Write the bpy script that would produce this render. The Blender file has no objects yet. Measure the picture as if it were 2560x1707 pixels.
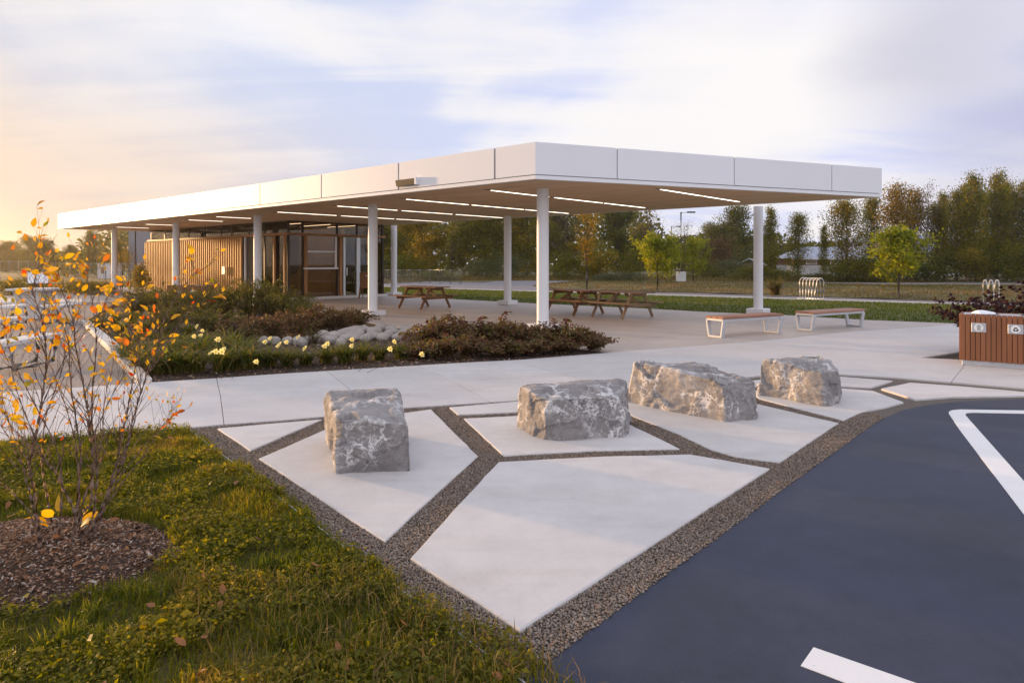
import bpy, bmesh, math, random
import numpy as np
from mathutils import Vector, Matrix, noise
from mathutils.geometry import tessellate_polygon

S = bpy.context.scene
COL = S.collection
R = math.radians
rng = np.random.default_rng(7)
random.seed(7)

# ---------------------------------------------------------------- camera, sky, sun, exposure
EYE, FPX, CX, HY = 1.62, 1707.0, 1280.0, 654.0        # eye height (m), focal length / centre / horizon in photo pixels
cam = bpy.data.objects.new('camera', bpy.data.cameras.new('camera'))
COL.objects.link(cam)
cam.location = (0, 0, EYE)
cam.rotation_euler = (R(90), 0, 0)
cam.data.sensor_width = 36.0
cam.data.lens = 24.0
cam.data.shift_y = -(853.5 - HY) / 2560.0
cam.data.clip_start = 0.05
cam.data.clip_end = 3000
S.camera = cam

HAZE = 0.0006                                          # density of the haze added for the warm glow towards the sun
SUN_AZ, SUN_EL = 57.0, 4.8                             # degrees left of the view direction, above the horizon
sun_dir = Vector((-math.sin(R(SUN_AZ)) * math.cos(R(SUN_EL)), math.cos(R(SUN_AZ)) * math.cos(R(SUN_EL)), math.sin(R(SUN_EL))))
sd = bpy.data.lights.new('sun', 'SUN')
sd.energy = 5.0
sd.angle = R(2.5)
sd.color = (1.0, 0.60, 0.27)
sun = bpy.data.objects.new('sun', sd)
COL.objects.link(sun)
sun.rotation_euler = sun_dir.to_track_quat('Z', 'Y').to_euler()

W = bpy.data.worlds.new('World')
S.world = W
W.use_nodes = True
nt = W.node_tree
nt.nodes.clear()

def N(tree, kind, **kw):
    n = tree.nodes.new(kind)
    for k, v in kw.items():
        if k.startswith('i_'):
            n.inputs[k[2:].replace('_', ' ')].default_value = v
        else:
            setattr(n, k, v)
    return n

def ramp(tree, stops, fac=None, interp='LINEAR'):
    n = tree.nodes.new('ShaderNodeValToRGB')
    n.color_ramp.interpolation = interp
    el = n.color_ramp.elements
    while len(el) < len(stops):
        el.new(0.5)
    for e, (p, c) in zip(el, stops):
        e.position = p
        e.color = (*c, 1) if len(c) == 3 else c
    if fac is not None:
        tree.links.new(fac, n.inputs[0])
    return n

def math_n(tree, op, a, b=None, clamp=False):
    n = tree.nodes.new('ShaderNodeMath')
    n.operation = op
    n.use_clamp = clamp
    for i, v in enumerate((a, b)):
        if v is None:
            continue
        if isinstance(v, (int, float)):
            n.inputs[i].default_value = v
        else:
            tree.links.new(v, n.inputs[i])
    return n.outputs[0]

def build_sky():
    L = nt.links.new
    out = N(nt, 'ShaderNodeOutputWorld')
    sky = N(nt, 'ShaderNodeTexSky', sky_type='NISHITA', sun_disc=False, sun_elevation=R(SUN_EL), sun_rotation=R(-SUN_AZ))
    sky.air_density = 1.0
    sky.dust_density = 1.0
    sky.ozone_density = 2.5
    bg1 = N(nt, 'ShaderNodeBackground')
    bg1.inputs[1].default_value = 0.05
    L(sky.outputs[0], bg1.inputs[0])
    tc = N(nt, 'ShaderNodeTexCoord')
    sep = N(nt, 'ShaderNodeSeparateXYZ')
    L(tc.outputs['Generated'], sep.inputs[0])
    zc = math_n(nt, 'ADD', math_n(nt, 'MAXIMUM', sep.outputs[2], 0.0), 0.16)
    u = math_n(nt, 'DIVIDE', sep.outputs[0], zc)
    v = math_n(nt, 'DIVIDE', sep.outputs[1], zc)
    cmb = N(nt, 'ShaderNodeCombineXYZ')
    L(u, cmb.inputs[0]); L(v, cmb.inputs[1])
    # broad banks of thin cloud
    m1 = N(nt, 'ShaderNodeMapping')
    m1.inputs['Rotation'].default_value = (0, 0, R(20))
    m1.inputs['Scale'].default_value = (0.75, 0.42, 1)
    m1.inputs['Location'].default_value = (1.9, 0.35, 0)
    L(cmb.outputs[0], m1.inputs[0])
    n1 = N(nt, 'ShaderNodeTexNoise')
    n1.inputs['Scale'].default_value = 1.0; n1.inputs['Detail'].default_value = 7; n1.inputs['Roughness'].default_value = 0.5
    n1.inputs['Distortion'].default_value = 0.4
    L(m1.outputs[0], n1.inputs[0])
    # fine wind-drawn streaks
    m2 = N(nt, 'ShaderNodeMapping')
    m2.inputs['Rotation'].default_value = (0, 0, R(-28))
    m2.inputs['Scale'].default_value = (0.55, 2.6, 1)
    L(cmb.outputs[0], m2.inputs[0])
    n2 = N(nt, 'ShaderNodeTexNoise')
    n2.inputs['Scale'].default_value = 1.0; n2.inputs['Detail'].default_value = 8; n2.inputs['Roughness'].default_value = 0.55
    n2.inputs['Distortion'].default_value = 0.5
    L(m2.outputs[0], n2.inputs[0])
    both = math_n(nt, 'ADD', math_n(nt, 'MULTIPLY', n1.outputs[0], 0.68), math_n(nt, 'MULTIPLY', n2.outputs[0], 0.32))
    mask = ramp(nt, [(0.40, (0, 0, 0)), (0.58, (1, 1, 1))], both, 'EASE')
    # light on the clouds falls off away from the sun
    dot = N(nt, 'ShaderNodeVectorMath', operation='DOT_PRODUCT')
    L(tc.outputs['Generated'], dot.inputs[0])
    dot.inputs[1].default_value = sun_dir
    ca = math_n(nt, 'ADD', math_n(nt, 'MULTIPLY', dot.outputs['Value'], 0.5), 0.5)
    lit = ramp(nt, [(0.0, (0.92, 0.90, 0.95)), (0.50, (0.87, 0.85, 0.88)), (0.75, (0.765, 0.75, 0.77)), (0.90, (0.72, 0.71, 0.735)),
                    (0.96, (0.655, 0.635, 0.64)), (0.985, (0.70, 0.60, 0.50)), (1.0, (1.5, 1.05, 0.6))], ca)
    veil = ramp(nt, [(0.0, (0.64, 0.68, 0.86)), (0.50, (0.54, 0.57, 0.76)), (0.75, (0.51, 0.555, 0.74)), (0.90, (0.49, 0.545, 0.70)),
                     (0.96, (0.48, 0.515, 0.62)), (0.985, (0.62, 0.55, 0.47)), (1.0, (1.4, 0.95, 0.55))], ca)
    # warm band low over the horizon towards the sun
    wz = ramp(nt, [(0.0, (1, 1, 1)), (0.10, (.62, .62, .62)), (0.26, (0, 0, 0))], sep.outputs[2], 'EASE')
    wa = ramp(nt, [(0.80, (0, 0, 0)), (0.965, (1, 1, 1))], ca, 'EASE')
    wf = math_n(nt, 'MULTIPLY', math_n(nt, 'MULTIPLY', wz.outputs[0], wa.outputs[0]), .85)
    # a grey lavender bank of thicker cloud to the right of the pavilion
    def blob(az, el, lo, hi, wob):
        d_ = Vector((math.sin(R(az)) * math.cos(R(el)), math.cos(R(az)) * math.cos(R(el)), math.sin(R(el))))
        q_ = N(nt, 'ShaderNodeVectorMath', operation='DOT_PRODUCT'); L(tc.outputs['Generated'], q_.inputs[0]); q_.inputs[1].default_value = d_
        v_ = math_n(nt, 'ADD', q_.outputs['Value'], math_n(nt, 'MULTIPLY', math_n(nt, 'SUBTRACT', both, .5), wob))
        return ramp(nt, [(lo, (0, 0, 0)), (hi, (1, 1, 1))], v_, 'EASE').outputs[0]
    bank_m = blob(46, 15, .925, .985, .10)
    puff = math_n(nt, 'MAXIMUM', blob(18, 13, .955, 1.0, .30), blob(-5, 19, .962, 1.0, .30))
    # thin high veil everywhere, thicker to the horizon
    hz = ramp(nt, [(0.0, (1, 1, 1)), (0.10, (0.97, 0.97, 0.97)), (0.5, (0.94, 0.94, 0.94))], sep.outputs[2])
    bgv = N(nt, 'ShaderNodeBackground'); L(veil.outputs[0], bgv.inputs[0])
    bgc = N(nt, 'ShaderNodeBackground'); L(lit.outputs[0], bgc.inputs[0])
    mx1 = N(nt, 'ShaderNodeMixShader'); L(hz.outputs[0], mx1.inputs[0]); L(bg1.outputs[0], mx1.inputs[1]); L(bgv.outputs[0], mx1.inputs[2])
    mx2 = N(nt, 'ShaderNodeMixShader'); L(mask.outputs[0], mx2.inputs[0]); L(mx1.outputs[0], mx2.inputs[1]); L(bgc.outputs[0], mx2.inputs[2])
    bgk = N(nt, 'ShaderNodeBackground'); bgk.inputs[0].default_value = (0.34, 0.345, 0.47, 1)
    bgp = N(nt, 'ShaderNodeBackground'); bgp.inputs[0].default_value = (0.72, 0.695, 0.69, 1)
    mxp = N(nt, 'ShaderNodeMixShader'); L(math_n(nt, 'MULTIPLY', puff, .75), mxp.inputs[0]); L(mx2.outputs[0], mxp.inputs[1]); L(bgp.outputs[0], mxp.inputs[2])
    mx3 = N(nt, 'ShaderNodeMixShader'); L(math_n(nt, 'MULTIPLY', bank_m, .62), mx3.inputs[0]); L(mxp.outputs[0], mx3.inputs[1]); L(bgk.outputs[0], mx3.inputs[2])
    bgw = N(nt, 'ShaderNodeBackground'); bgw.inputs[0].default_value = (0.68, 0.49, 0.32, 1)
    mx4 = N(nt, 'ShaderNodeMixShader'); L(wf, mx4.inputs[0]); L(mx3.outputs[0], mx4.inputs[1]); L(bgw.outputs[0], mx4.inputs[2])
    L(mx4.outputs[0], out.inputs[0])
build_sky()

S.view_settings.view_transform = 'Standard'
S.view_settings.look = 'None'
S.view_settings.exposure = 0.42
S.view_settings.gamma = 1.0
S.view_settings.use_curve_mapping = False
S.cycles.use_denoising = True
S.cycles.max_bounces = 8
S.cycles.transparent_max_bounces = 16
S.cycles.sample_clamp_indirect = 6.0

# ---------------------------------------------------------------- helpers
def G(px, py, z=0.0):
    """point of the plane at height z that the photograph shows at (px, py)"""
    d = FPX * (EYE - z) / (py - HY)
    return Vector(((px - CX) / FPX * d, d, z))

def AT(px, d, z=0.0):
    return Vector(((px - CX) / FPX * d, d, z))

def ZAT(py, d):
    return EYE - (py - HY) * d / FPX

def tag(o, label=None, cat=None, group=None, kind=None):
    if label: o['label'] = label
    if cat: o['category'] = cat
    if group: o['group'] = group
    if kind: o['kind'] = kind
    return o

def empty(name, loc=(0, 0, 0), rz=0.0, label=None, cat=None, group=None):
    o = bpy.data.objects.new(name, None)
    o.empty_display_size = 0.2
    COL.objects.link(o)
    o.location = loc
    o.rotation_euler = (0, 0, rz)
    return tag(o, label, cat, group)

def link(name, me, parent=None, loc=None, rot=None):
    o = bpy.data.objects.new(name, me)
    COL.objects.link(o)
    if parent is not None: o.parent = parent
    if loc is not None: o.location = loc
    if rot is not None: o.rotation_euler = rot
    return o

def np_mesh(name, V, F, mat=None, smooth=False, matidx=None):
    """mesh from a vertex array and one face array (all faces the same number of corners) or a list of such arrays"""
    me = bpy.data.meshes.new(name)
    V = np.asarray(V, dtype=np.float32)
    Fs = F if isinstance(F, list) else [F]
    Fs = [np.asarray(f, dtype=np.int32) for f in Fs if len(f)]
    nl = sum(f.size for f in Fs); nf = sum(len(f) for f in Fs)
    me.vertices.add(len(V)); me.vertices.foreach_set('co', V.ravel())
    me.loops.add(nl); me.loops.foreach_set('vertex_index', np.concatenate([f.ravel() for f in Fs]))
    tot = np.concatenate([np.full(len(f), f.shape[1], dtype=np.int32) for f in Fs])
    st = np.concatenate([[0], np.cumsum(tot)[:-1]]).astype(np.int32)
    me.polygons.add(nf); me.polygons.foreach_set('loop_start', st)
    me.polygons.foreach_set('loop_total', tot)
    if smooth: me.polygons.foreach_set('use_smooth', np.ones(nf, dtype=bool))
    mats = mat if isinstance(mat, (list, tuple)) else [mat]
    for m in mats:
        if m: me.materials.append(m)
    if matidx is not None: me.polygons.foreach_set('material_index', np.asarray(matidx, dtype=np.int32))
    me.update(calc_edges=True)
    me.validate()
    return me

class MB:
    def __init__(self): self.v = []; self.f = []; self.s = []
    def add(self, vs, fs, smooth=False, M=None):
        b = len(self.v)
        self.v += [tuple(M @ Vector(p)) for p in vs] if M is not None else [tuple(p) for p in vs]
        self.f += [tuple(b + i for i in f) for f in fs]
        self.s += [smooth] * len(fs)
    def box(self, x0, x1, y0, y1, z0, z1, M=None):
        self.add([(x0, y0, z0), (x1, y0, z0), (x1, y1, z0), (x0, y1, z0), (x0, y0, z1), (x1, y0, z1), (x1, y1, z1), (x0, y1, z1)],
                 [(3, 2, 1, 0), (4, 5, 6, 7), (0, 1, 5, 4), (1, 2, 6, 5), (2, 3, 7, 6), (3, 0, 4, 7)], M=M)
        return self
    def cbox(self, x0, x1, y0, y1, z0, z1, c=0.006, M=None):
        """box with chamfered edges"""
        bm = bmesh.new()
        bmesh.ops.create_cube(bm, size=1)
        for v in bm.verts:
            v.co = (x0 + (v.co.x + .5) * (x1 - x0), y0 + (v.co.y + .5) * (y1 - y0), z0 + (v.co.z + .5) * (z1 - z0))
        bmesh.ops.bevel(bm, geom=bm.edges[:], offset=c, segments=1, affect='EDGES')
        bm.verts.index_update()
        self.add([v.co.copy() for v in bm.verts], [[v.index for v in f.verts] for f in bm.faces], M=M)
        bm.free()
        return self
    def bar(self, p, q, w, t, up=(0, 0, 1), c=0.004):
        """square bar from p to q, w wide, t thick"""
        p, q = Vector(p), Vector(q)
        d = (q - p); L = d.length; d.normalize()
        u = Vector(up)
        x = d.cross(u)
        if x.length < 1e-4: x = d.cross(Vector((1, 0, 0)))
        x.normalize(); y = x.cross(d)
        M = Matrix(((x.x, d.x, y.x, p.x), (x.y, d.y, y.y, p.y), (x.z, d.z, y.z, p.z), (0, 0, 0, 1)))
        return self.cbox(-w / 2, w / 2, 0, L, -t / 2, t / 2, c, M)
    def tube(self, pts, r, n=8, caps=True):
        pts = [Vector(p) for p in pts]
        rs = r if isinstance(r, (list, tuple)) else [r] * len(pts)
        vs = []; fs = []
        ref = None
        for i, p in enumerate(pts):
            d = (pts[min(i + 1, len(pts) - 1)] - pts[max(i - 1, 0)]).normalized()
            if ref is None or abs(d.dot(ref)) > .95:
                ref = Vector((1, 0, 0)) if abs(d.x) < .8 else Vector((0, 1, 0))
            x = d.cross(ref).normalized(); y = d.cross(x)
            ref = y
            for k in range(n):
                a = 2 * math.pi * k / n
                vs.append(p + (x * math.cos(a) + y * math.sin(a)) * rs[i])
        for i in range(len(pts) - 1):
            for k in range(n):
                a, b = i * n + k, i * n + (k + 1) % n
                fs.append((a, b, b + n, a + n))
        self.add(vs, fs, True)
        if caps:
            self.add(vs[:n], [tuple(range(n))]); self.add(vs[-n:], [tuple(reversed(range(n)))])
        return self
    def lathe(self, prof, n=32, M=None):
        vs = []; fs = []
        for r, z in prof:
            for k in range(n):
                a = 2 * math.pi * k / n
                vs.append((r * math.cos(a), r * math.sin(a), z))
        for i in range(len(prof) - 1):
            for k in range(n):
                a, b = i * n + k, i * n + (k + 1) % n
                fs.append((a, b, b + n, a + n))
        self.add(vs, fs, True, M)
        return self
    def mesh(self, name, mat):
        me = bpy.data.meshes.new(name)
        me.from_pydata(self.v, [], self.f)
        for m in (mat if isinstance(mat, (list, tuple)) else [mat]):
            me.materials.append(m)
        me.polygons.foreach_set('use_smooth', self.s)
        bm = bmesh.new(); bm.from_mesh(me)
        bmesh.ops.recalc_face_normals(bm, faces=bm.faces[:])
        bm.to_mesh(me); bm.free()
        me.update()
        return me
    def build(self, name, mat, parent=None, loc=None, rot=None):
        return link(name, self.mesh(name, mat), parent, loc, rot)

def area2(p): return sum(p[i][0] * p[(i + 1) % len(p)][1] - p[(i + 1) % len(p)][0] * p[i][1] for i in range(len(p)))
def ccw(p):
    p = [Vector((q[0], q[1])) for q in p]
    return p if area2(p) > 0 else p[::-1]
def inset(p, d):
    out = []
    n = len(p)
    for i in range(n):
        a, b, c = p[i - 1], p[i], p[(i + 1) % n]
        e1 = (b - a).normalized(); e2 = (c - b).normalized()
        n1 = Vector((-e1.y, e1.x)); n2 = Vector((-e2.y, e2.x))
        m = n1 + n2
        k = max(0.35, m.length_squared / 2)
        out.append(b + m * (d / k / 1.0) * 1.0 if m.length > 1e-6 else b + n1 * d)
    return out
def tess(p, z=0):
    return [tuple(t) for t in tessellate_polygon([[Vector((q.x, q.y, 0)) for q in p]])]
def slab_mesh(name, poly, z1, z0, bev, mat, gap=0.0):
    p = ccw(poly)
    if gap: p = inset(p, gap)
    q = inset(p, bev) if bev else p
    n = len(p)
    V = [(v.x, v.y, z1) for v in q]; F = []
    for t in tess(q):
        a, b, c = (Vector(V[i]) for i in t)
        F.append(t if (b - a).cross(c - a).z > 0 else t[::-1])
    if bev:
        V += [(v.x, v.y, z1 - bev) for v in p]
        F += [(i, n + i, n + (i + 1) % n, (i + 1) % n) for i in range(n)]
        o = n
    else: o = 0
    b = len(V)
    V += [(v.x, v.y, z0) for v in p]
    F += [(o + i, b + i, b + (i + 1) % n, o + (i + 1) % n) for i in range(n)]
    me = bpy.data.meshes.new(name)
    me.from_pydata(V, [], F)
    me.materials.append(mat)
    me.update()
    return me
def densify(p, step):
    out = []
    for i in range(len(p)):
        a, b = p[i], p[(i + 1) % len(p)]
        k = max(1, int((b - a).length / step))
        out += [a + (b - a) * j / k for j in range(k)]
    return out
def inside(P, poly):
    poly = np.asarray([(q[0], q[1]) for q in poly]); x, y = P[:, 0], P[:, 1]
    r = np.zeros(len(P), bool); j = len(poly) - 1
    for i in range(len(poly)):
        xi, yi, xj, yj = *poly[i], *poly[j]
        c = ((yi > y) != (yj > y)) & (x < (xj - xi) * (y - yi) / (yj - yi + 1e-12) + xi)
        r ^= c; j = i
    return r
def PX(lst, z=0.0): return [G(x, y, z) for x, y in lst]

# ---------------------------------------------------------------- materials
def base_mat(name):
    m = bpy.data.materials.new(name)
    m.use_nodes = True
    t = m.node_tree
    b = t.nodes['Principled BSDF']
    return m, t, b

def simple(name, col, rough=0.5, metal=0.0, var=0.08, scale=6.0, bump=0.0, bscale=60.0, spec=0.5, stretch=(1, 1, 1), obj_var=0.0, col2=None, detail=5):
    m, t, b = base_mat(name)
    L = t.links.new
    tc = N(t, 'ShaderNodeTexCoord'); mp = N(t, 'ShaderNodeMapping'); mp.inputs['Scale'].default_value = stretch
    L(tc.outputs['Object'], mp.inputs[0])
    oi = N(t, 'ShaderNodeObjectInfo')
    ad = N(t, 'ShaderNodeVectorMath', operation='ADD')
    sc = N(t, 'ShaderNodeVectorMath', operation='SCALE'); sc.inputs['Scale'].default_value = 37.0
    cb = N(t, 'ShaderNodeCombineXYZ'); L(oi.outputs['Random'], cb.inputs[0]); L(oi.outputs['Random'], cb.inputs[1]); L(cb.outputs[0], sc.inputs[0])
    L(mp.outputs[0], ad.inputs[0]); L(sc.outputs[0], ad.inputs[1])
    n = N(t, 'ShaderNodeTexNoise'); n.inputs['Scale'].default_value = scale; n.inputs['Detail'].default_value = detail; n.inputs['Roughness'].default_value = .6
    L(ad.outputs[0], n.inputs[0])
    lo = tuple(c * (1 - var) for c in col); hi = tuple(min(1, c * (1 + var)) for c in (col2 or col))
    rp = ramp(t, [(0.3, lo), (0.7, hi)], n.outputs[0])
    colout = rp.outputs[0]
    if obj_var:
        hs = N(t, 'ShaderNodeHueSaturation')
        L(math_n(t, 'ADD', math_n(t, 'MULTIPLY', oi.outputs['Random'], 2 * obj_var), 1 - obj_var), hs.inputs['Value'])
        L(colout, hs.inputs['Color']); colout = hs.outputs[0]
    L(colout, b.inputs['Base Color'])
    b.inputs['Roughness'].default_value = rough
    b.inputs['Metallic'].default_value = metal
    b.inputs['Specular IOR Level'].default_value = spec
    if bump:
        nb = N(t, 'ShaderNodeTexNoise'); nb.inputs['Scale'].default_value = bscale; nb.inputs['Detail'].default_value = 4
        L(ad.outputs[0], nb.inputs[0])
        bp = N(t, 'ShaderNodeBump'); bp.inputs['Strength'].default_value = bump; bp.inputs['Distance'].default_value = 0.01
        L(nb.outputs[0], bp.inputs['Height']); L(bp.outputs[0], b.inputs['Normal'])
    return m

def concrete(name, col, streak=35.0, var=0.12, bump=0.12, rough=0.75, stain=0.10, ang=20):
    m, t, b = base_mat(name)
    L = t.links.new
    tc = N(t, 'ShaderNodeTexCoord')
    P = tc.outputs['Object']
    def nz(scale, detail, vec=P, rough_=.55):
        n = N(t, 'ShaderNodeTexNoise'); n.inputs['Scale'].default_value = scale; n.inputs['Detail'].default_value = detail
        n.inputs['Roughness'].default_value = rough_
        L(vec, n.inputs[0]); return n.outputs[0]
    oi = N(t, 'ShaderNodeObjectInfo')
    mp = N(t, 'ShaderNodeMapping'); mp.inputs['Rotation'].default_value = (0, 0, R(ang)); mp.inputs['Scale'].default_value = (1, 9, 1)
    L(P, mp.inputs[0])
    big = nz(0.9, 5); mid = nz(5.0, 9, P, .72); st = nz(streak, 3, mp.outputs[0]); fine = nz(160, 2)
    f = math_n(t, 'ADD', math_n(t, 'MULTIPLY', big, .34), math_n(t, 'MULTIPLY', mid, .28))
    f = math_n(t, 'ADD', f, math_n(t, 'MULTIPLY', st, .20))
    f = math_n(t, 'ADD', f, math_n(t, 'MULTIPLY', fine, .15))
    rp = ramp(t, [(0.37, tuple(c * (1 - var) for c in col)), (0.5, col), (0.63, tuple(c * (1 + var * .8) for c in col))], f)
    # pin holes and specks
    vo = N(t, 'ShaderNodeTexVoronoi'); vo.inputs['Scale'].default_value = 9.0; L(P, vo.inputs['Vector'])
    sp = ramp(t, [(0.0, (.45, .42, .40)), (0.028, (.5, .47, .45)), (0.045, (1, 1, 1))], vo.outputs['Distance'])
    ml = N(t, 'ShaderNodeMix', data_type='RGBA', blend_type='MULTIPLY'); ml.inputs[0].default_value = .8
    L(rp.outputs[0], ml.inputs[6]); L(sp.outputs[0], ml.inputs[7])
    # brownish stains
    sb = ramp(t, [(0.50, (0, 0, 0)), (0.75, (1, 1, 1))], nz(0.6, 4, mp.outputs[0]))
    ms = N(t, 'ShaderNodeMix', data_type='RGBA', blend_type='MULTIPLY'); ms.inputs[7].default_value = (.80, .70, .62, 1)
    L(math_n(t, 'MULTIPLY', sb.outputs[0], stain * 4), ms.inputs[0]); L(ml.outputs[2], ms.inputs[6])
    hs = N(t, 'ShaderNodeHueSaturation')
    L(math_n(t, 'ADD', math_n(t, 'MULTIPLY', oi.outputs['Random'], .10), .95), hs.inputs['Value'])
    L(ms.outputs[2], hs.inputs['Color'])
    L(hs.outputs[0], b.inputs['Base Color'])
    b.inputs['Roughness'].default_value = rough
    b.inputs['Specular IOR Level'].default_value = .35
    h = math_n(t, 'ADD', math_n(t, 'MULTIPLY', st, .6), math_n(t, 'MULTIPLY', fine, .4))
    bp = N(t, 'ShaderNodeBump'); bp.inputs['Strength'].default_value = bump; bp.inputs['Distance'].default_value = .006
    L(h, bp.inputs['Height']); L(bp.outputs[0], b.inputs['Normal'])
    return m

def leafy(name, stops, transl=0.35, rough=0.55, patch=0.0):
    """leaf colour picked per leaf; light passes through"""
    m, t, b = base_mat(name)
    L = t.links.new
    ge = N(t, 'ShaderNodeNewGeometry')
    rp = ramp(t, stops, ge.outputs['Random Per Island'])
    c = rp.outputs[0]
    if patch:
        tc = N(t, 'ShaderNodeTexCoord')
        n = N(t, 'ShaderNodeTexNoise'); n.inputs['Scale'].default_value = patch; n.inputs['Detail'].default_value = 3
        L(tc.outputs['Object'], n.inputs[0])
        fac = math_n(t, 'ADD', math_n(t, 'MULTIPLY', ge.outputs['Random Per Island'], .45), math_n(t, 'SUBTRACT', math_n(t, 'MULTIPLY', n.outputs[0], 1.5), .5), True)
        L(fac, rp.inputs[0])
    L(c, b.inputs['Base Color'])
    b.inputs['Roughness'].default_value = rough
    b.inputs['Specular IOR Level'].default_value = .25
    tr = N(t, 'ShaderNodeBsdfTranslucent')
    hs = N(t, 'ShaderNodeHueSaturation'); hs.inputs['Saturation'].default_value = 1.15; hs.inputs['Value'].default_value = 1.5
    L(c, hs.inputs['Color']); L(hs.outputs[0], tr.inputs[0])
    mx = N(t, 'ShaderNodeMixShader'); mx.inputs[0].default_value = transl
    L(b.outputs[0], mx.inputs[1]); L(tr.outputs[0], mx.inputs[2])
    L(mx.outputs[0], t.nodes['Material Output'].inputs[0])
    return m

def emit(name, col, strength):
    m, t, b = base_mat(name)
    b.inputs['Base Color'].default_value = (.8, .8, .8, 1)
    b.inputs['Emission Color'].default_value = (*col, 1)
    b.inputs['Emission Strength'].default_value = strength
    return m

def glass_mat(name, tint, refl_rough=0.02):
    m, t, b = base_mat(name)
    L = t.links.new
    t.nodes.remove(b)
    tr = N(t, 'ShaderNodeBsdfTransparent'); tr.inputs[0].default_value = (*tint, 1)
    gl = N(t, 'ShaderNodeBsdfGlossy'); gl.inputs['Roughness'].default_value = refl_rough; gl.inputs[0].default_value = (.9, .9, .9, 1)
    fr = N(t, 'ShaderNodeFresnel'); fr.inputs[0].default_value = 1.42
    mx = N(t, 'ShaderNodeMixShader')
    L(fr.outputs[0], mx.inputs[0]); L(tr.outputs[0], mx.inputs[1]); L(gl.outputs[0], mx.inputs[2])
    L(mx.outputs[0], t.nodes['Material Output'].inputs[0])
    return m

def rock_mat(name, c1, c2, vein, vein_amt=1.0):
    m, t, b = base_mat(name)
    L = t.links.new
    tc = N(t, 'ShaderNodeTexCoord'); oi = N(t, 'ShaderNodeObjectInfo')
    ad = N(t, 'ShaderNodeVectorMath', operation='ADD'); sc = N(t, 'ShaderNodeVectorMath', operation='SCALE'); sc.inputs['Scale'].default_value = 53.0
    cb = N(t, 'ShaderNodeCombineXYZ'); L(oi.outputs['Random'], cb.inputs[0]); L(oi.outputs['Random'], cb.inputs[2]); L(cb.outputs[0], sc.inputs[0])
    L(tc.outputs['Object'], ad.inputs[0]); L(sc.outputs[0], ad.inputs[1])
    P = ad.outputs[0]
    def nz(scale, detail, rg=.6, vec=P, dist=0):
        n = N(t, 'ShaderNodeTexNoise'); n.inputs['Scale'].default_value = scale; n.inputs['Detail'].default_value = detail
        n.inputs['Roughness'].default_value = rg; n.inputs['Distortion'].default_value = dist
        L(vec, n.inputs[0]); return n
    big = nz(2.2, 8, .65).outputs[0]; fine = nz(38, 5, .7).outputs[0]
    f = math_n(t, 'ADD', math_n(t, 'MULTIPLY', big, .65), math_n(t, 'MULTIPLY', fine, .35))
    rp = ramp(t, [(0.32, c1), (0.68, c2)], f)
    # pale calcite veins: thin bands where a warped noise crosses its middle, in patches
    wn = N(t, 'ShaderNodeTexNoise'); wn.inputs['Scale'].default_value = 3.5; wn.inputs['Detail'].default_value = 6; wn.inputs['Roughness'].default_value = .7
    L(P, wn.inputs[0])
    ws = N(t, 'ShaderNodeVectorMath', operation='SCALE'); ws.inputs['Scale'].default_value = .42; L(wn.outputs['Color'], ws.inputs[0])
    wa_ = N(t, 'ShaderNodeVectorMath', operation='ADD'); L(P, wa_.inputs[0]); L(ws.outputs[0], wa_.inputs[1])
    vq = N(t, 'ShaderNodeTexVoronoi', feature='DISTANCE_TO_EDGE'); vq.inputs['Scale'].default_value = 3.4; L(wa_.outputs[0], vq.inputs['Vector'])
    vq2 = N(t, 'ShaderNodeTexVoronoi', feature='DISTANCE_TO_EDGE'); vq2.inputs['Scale'].default_value = 9.0; L(wa_.outputs[0], vq2.inputs['Vector'])
    v1 = math_n(t, 'MINIMUM', vq.outputs['Distance'], math_n(t, 'MULTIPLY', vq2.outputs['Distance'], 1.6))
    vm = ramp(t, [(0.0, (1, 1, 1)), (0.018, (.75, .75, .75)), (0.05, (0, 0, 0))], v1)
    pm = ramp(t, [(0.47, (0, 0, 0)), (0.58, (1, 1, 1))], nz(2.6, 4).outputs[0])
    bl = ramp(t, [(0.60, (0, 0, 0)), (0.68, (1, 1, 1))], nz(9.0, 6, .7).outputs[0])
    va = math_n(t, 'MAXIMUM', math_n(t, 'MULTIPLY', vm.outputs[0], math_n(t, 'ADD', math_n(t, 'MULTIPLY', pm.outputs[0], .92), .05)), math_n(t, 'MULTIPLY', bl.outputs[0], .35))
    # worn pale edges
    ge = N(t, 'ShaderNodeNewGeometry')
    ed = ramp(t, [(0.525, (0, 0, 0)), (0.60, (1, 1, 1))], ge.outputs['Pointiness'])
    va = math_n(t, 'MAXIMUM', va, math_n(t, 'MULTIPLY', ed.outputs[0], .75))
    va = math_n(t, 'MULTIPLY', va, vein_amt, True)
    mx = N(t, 'ShaderNodeMix', data_type='RGBA'); mx.inputs[7].default_value = (*vein, 1)
    L(va, mx.inputs[0]); L(rp.outputs[0], mx.inputs[6])
    L(mx.outputs[2], b.inputs['Base Color'])
    b.inputs['Roughness'].default_value = .8
    b.inputs['Specular IOR Level'].default_value = .3
    h = math_n(t, 'ADD', math_n(t, 'MULTIPLY', nz(14, 8, .7).outputs[0], .7), math_n(t, 'MULTIPLY', fine, .3))
    bp = N(t, 'ShaderNodeBump'); bp.inputs['Strength'].default_value = .55; bp.inputs['Distance'].default_value = .03
    L(h, bp.inputs['Height']); L(bp.outputs[0], b.inputs['Normal'])
    return m

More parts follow.
